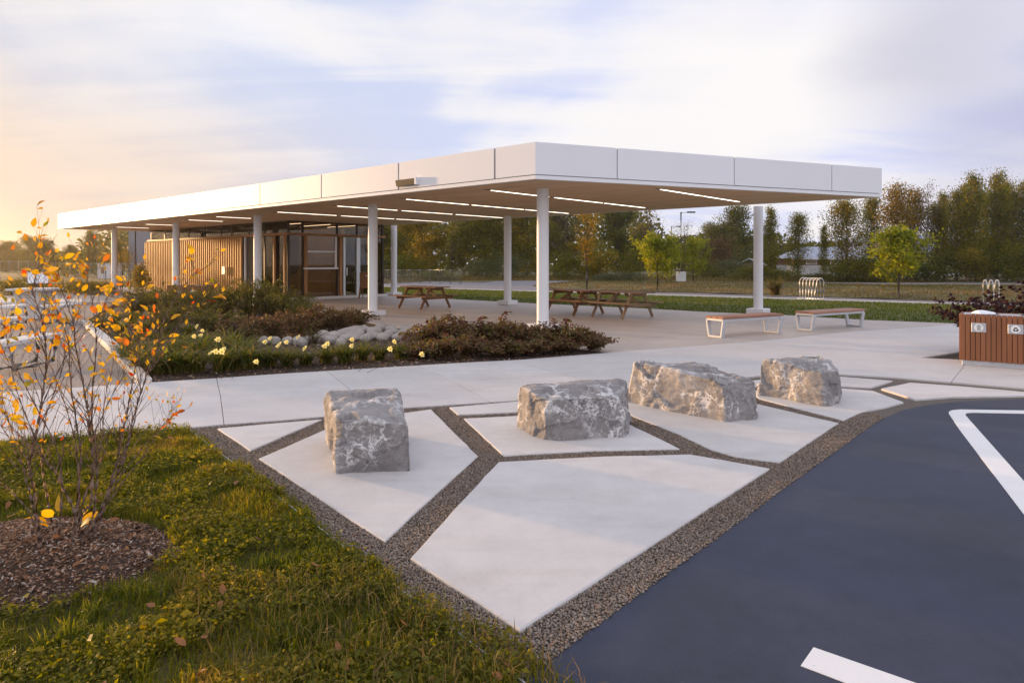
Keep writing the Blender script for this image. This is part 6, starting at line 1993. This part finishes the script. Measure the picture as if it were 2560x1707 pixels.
# broad leaved weeds and clover
wc = cand[rg.choice(len(cand), 26000, replace=False)]
wn = clump_noise(wc, 1.9, 21.0)
wc = wc[(wn > -.08)]
n_ = len(wc) * 3
base = np.repeat(wc, 3, axis=0) + rg.normal(0, .010, (n_, 2))
c_ = np.concatenate([base, rg.uniform(.008, .060, (n_, 1))], 1)
u_ = unit(rg.normal(size=(n_, 3)) * np.array([1, 1, .40])); w_c = unit(np.cross(u_, rg.normal(size=(n_, 3)) * .35 + np.array([0, 0, 1])))
s_ = rg.uniform(.005, .013, n_) * np.where(rg.uniform(size=n_) < .08, 2.2, 1)
V_, F_ = quads_from(c_, u_, w_c, s_, s_ * .62, np.cross(u_, w_c) * (s_ * .25)[:, None])
tag(link('clover_weeds', np_mesh('clover_weeds', V_, F_, M['weed'])), 'clover and broad leaved weeds in the near lawn', kind='stuff')
# fallen leaves
rs_ = random.Random(77)
fl = []
for i in range(4):
    V_, F_ = oval_leaf(300 + i)
    me = bpy.data.meshes.new('fallen_leaf'); me.from_pydata(V_, [], F_); me.materials.append(M['deadleaf'])
    me.polygons.foreach_set('use_smooth', [True] * len(F_)); me.update(); fl.append(me)
spots = []
while len(spots) < 46:
    x, y = rs_.uniform(-3.6, .6), rs_.uniform(2.4, 6.2)
    if inside(np.array([[x, y]]), lawn_poly)[0] and x > -.78 * y: spots.append((x, y, .045))
for x, y in ((205, 1340), (260, 1325), (300, 1300), (110, 1345), (280, 1345), (345, 1335), (225, 1372), (90, 1395), (130, 1385), (310, 1390), (180, 1440), (60, 1470), (365, 1345), (250, 1440), (150, 1420), (330, 1360), (60, 1420), (240, 1400), (380, 1420), (20, 1360)):
    p = G(x, y); spots.append((p.x, p.y, mound_z(p.x, p.y) + .012))
for x, y, z in spots:
    o = link('fallen_leaf', rs_.choice(fl), None, (x, y, z), (rs_.uniform(-.5, .5), rs_.uniform(-.5, .5), rs_.uniform(0, 6.28)))
    s = rs_.uniform(.035, .065); o.scale = (s, s, s)
    tag(o, 'dry brown fallen leaf lying under the shrub and on the lawn', 'leaf', 'fallen leaves on the lawn')

# far lawn and bank blades
def scatter_px(px_poly, n, rg, dmax=90):
    poly = PX(px_poly); a = np.array([[p.x, p.y] for p in poly])
    P = np.stack([rg.uniform(max(a[:, 0].min(), -30), min(a[:, 0].max(), 34), n), rg.uniform(a[:, 1].min(), min(a[:, 1].max(), dmax), n)], 1)
    P = P[inside(P, poly)]
    return P[(np.abs(P[:, 0]) < .80 * P[:, 1])]
bl = scatter_px(BLAWN, 150000, rg)
tag(link('back_lawn_grass', blades(bl, .04, .10, .010, M['farlawn'], 'back_lawn_grass', rg, .9)), 'short mown grass of the lawn strip behind the plaza', kind='stuff')
bk = scatter_px([(1331, 714.5)] + bank_c[1:] + bank_f[::-1], 60000, rg)
# follow the bank surface
from mathutils.bvhtree import BVHTree
bvh = BVHTree.FromPolygons([tuple(v) for v in bv], bf)
zz = []
for x, y in bk:
    h_ = bvh.ray_cast(Vector((x, y, 5)), Vector((0, 0, -1)))
    zz.append(h_[0].z if h_[0] else -.05)
bk3 = np.concatenate([bk, np.array(zz)[:, None]], 1)
tag(link('bank_grass', blades(bk3, .05, .16, .012, M['drygrass'], 'bank_grass', rg, 1.0)), 'dry tawny grass on the bank', kind='stuff')
rf = scatter_px([(-300, 733), (290, 716), (700, 711), (956, 706.5), (1078, 701.8), (1242, 700), (1330, 699.6), (1900, 703), (2426, 705), (2900, 708), (2900, 692), (-300, 692)], 60000, rg, 75)
tag(link('field_grass', blades(rf, .15, .45, .022, M['drygrass'], 'field_grass', rg, .8, -.06)), 'rough tall grass of the field before the trees', kind='stuff')

# ================================================================ gravel
rg = np.random.default_rng(51)
gp_ = np.array([[p.x, p.y] for p in gravel_poly])
sp = .0125
gx = np.arange(gp_[:, 0].min(), 3.9, sp); gy = np.arange(1.9, 8.2, sp)
XX, YY = np.meshgrid(gx, gy)
P = np.stack([XX.ravel(), YY.ravel()], 1)
P = P[np.abs(P[:, 0]) < .80 * P[:, 1] + .2]
P = P[inside(P, gravel_poly)]
for s in slab_polys:
    P = P[~inside(P, inset(s, .004))]
# thin out with distance (the far stones blend)
thin = np.clip(1.25 - (P[:, 1] - 3.8) * .13, .5, 1)
P = P[rg.uniform(size=len(P)) < thin]
P = P + rg.normal(0, .0035, P.shape)
n = len(P)
t_ = (1 + 5 ** .5) / 2
ico_v = unit(np.array([(-1, t_, 0), (1, t_, 0), (-1, -t_, 0), (1, -t_, 0), (0, -1, t_), (0, 1, t_), (0, -1, -t_), (0, 1, -t_), (t_, 0, -1), (t_, 0, 1), (-t_, 0, -1), (-t_, 0, 1)], float))
ico_f = np.array([(0, 11, 5), (0, 5, 1), (0, 1, 7), (0, 7, 10), (0, 10, 11), (1, 5, 9), (5, 11, 4), (11, 10, 2), (10, 7, 6), (7, 1, 8), (3, 9, 4), (3, 4, 2), (3, 2, 6), (3, 6, 8), (3, 8, 9), (4, 9, 5), (2, 4, 11), (6, 2, 10), (8, 6, 7), (9, 8, 1)])
oct_v = np.array([(1, 0, 0), (-1, 0, 0), (0, 1, 0), (0, -1, 0), (0, 0, 1), (0, 0, -1)], float)
oct_f = np.array([(0, 2, 4), (2, 1, 4), (1, 3, 4), (3, 0, 4), (2, 0, 5), (1, 2, 5), (3, 1, 5), (0, 3, 5)])
def stones(P, bv_, bf_, name):
    n = len(P)
    sz = rg.uniform(.0052, .0088, n)
    a = rg.uniform(0, 2 * np.pi, n); ca, sa = np.cos(a), np.sin(a)
    sc = np.stack([sz * rg.uniform(1.0, 1.35, n), sz * rg.uniform(.75, 1.0, n), sz * rg.uniform(.6, .9, n)], 1)
    Vv = bv_[None] * sc[:, None, :] * rg.uniform(.88, 1.12, (n, len(bv_), 1))
    tl = rg.normal(0, .35, n)
    x = Vv[..., 0] * np.cos(tl)[:, None] - Vv[..., 2] * np.sin(tl)[:, None]
    z = Vv[..., 0] * np.sin(tl)[:, None] + Vv[..., 2] * np.cos(tl)[:, None]
    y = Vv[..., 1]
    X = x * ca[:, None] - y * sa[:, None]; Y = x * sa[:, None] + y * ca[:, None]
    out = np.stack([X + P[:, 0:1], Y + P[:, 1:2], z + (-.020 + rg.uniform(0, .008, n))[:, None]], 2)
    F = bf_[None] + (np.arange(n) * len(bv_))[:, None, None]
    me = np_mesh(name, out.reshape(-1, 3), F.reshape(-1, 3), M['pebble'], smooth=True)
    return me
nearm = P[:, 1] < 4.2
tag(link('gravel', stones(P[nearm], ico_v, ico_f, 'gravel')), 'brown pea gravel between the nearest paving slabs', kind='stuff')
tag(link('fine_gravel', stones(P[~nearm], oct_v * 1.15, oct_f, 'fine_gravel')), 'brown pea gravel in the strips by the boulders', kind='stuff')
# a few leaves blown onto the gravel
for x, y in ((1060, 1318), (1085, 1290), (1645, 1330), (880, 1372), (1440, 1475), (1300, 1650), (1700, 1300)):
    p = G(x, y, -.03)
    o = link('fallen_leaf', rs_.choice(fl), None, (p.x, p.y, -.025), (rs_.uniform(-.4, .4), rs_.uniform(-.4, .4), rs_.uniform(0, 6.28)))
    o.scale = (.032,) * 3
    tag(o, 'small dry leaf blown onto the gravel strip', 'leaf', 'leaves blown onto the gravel')
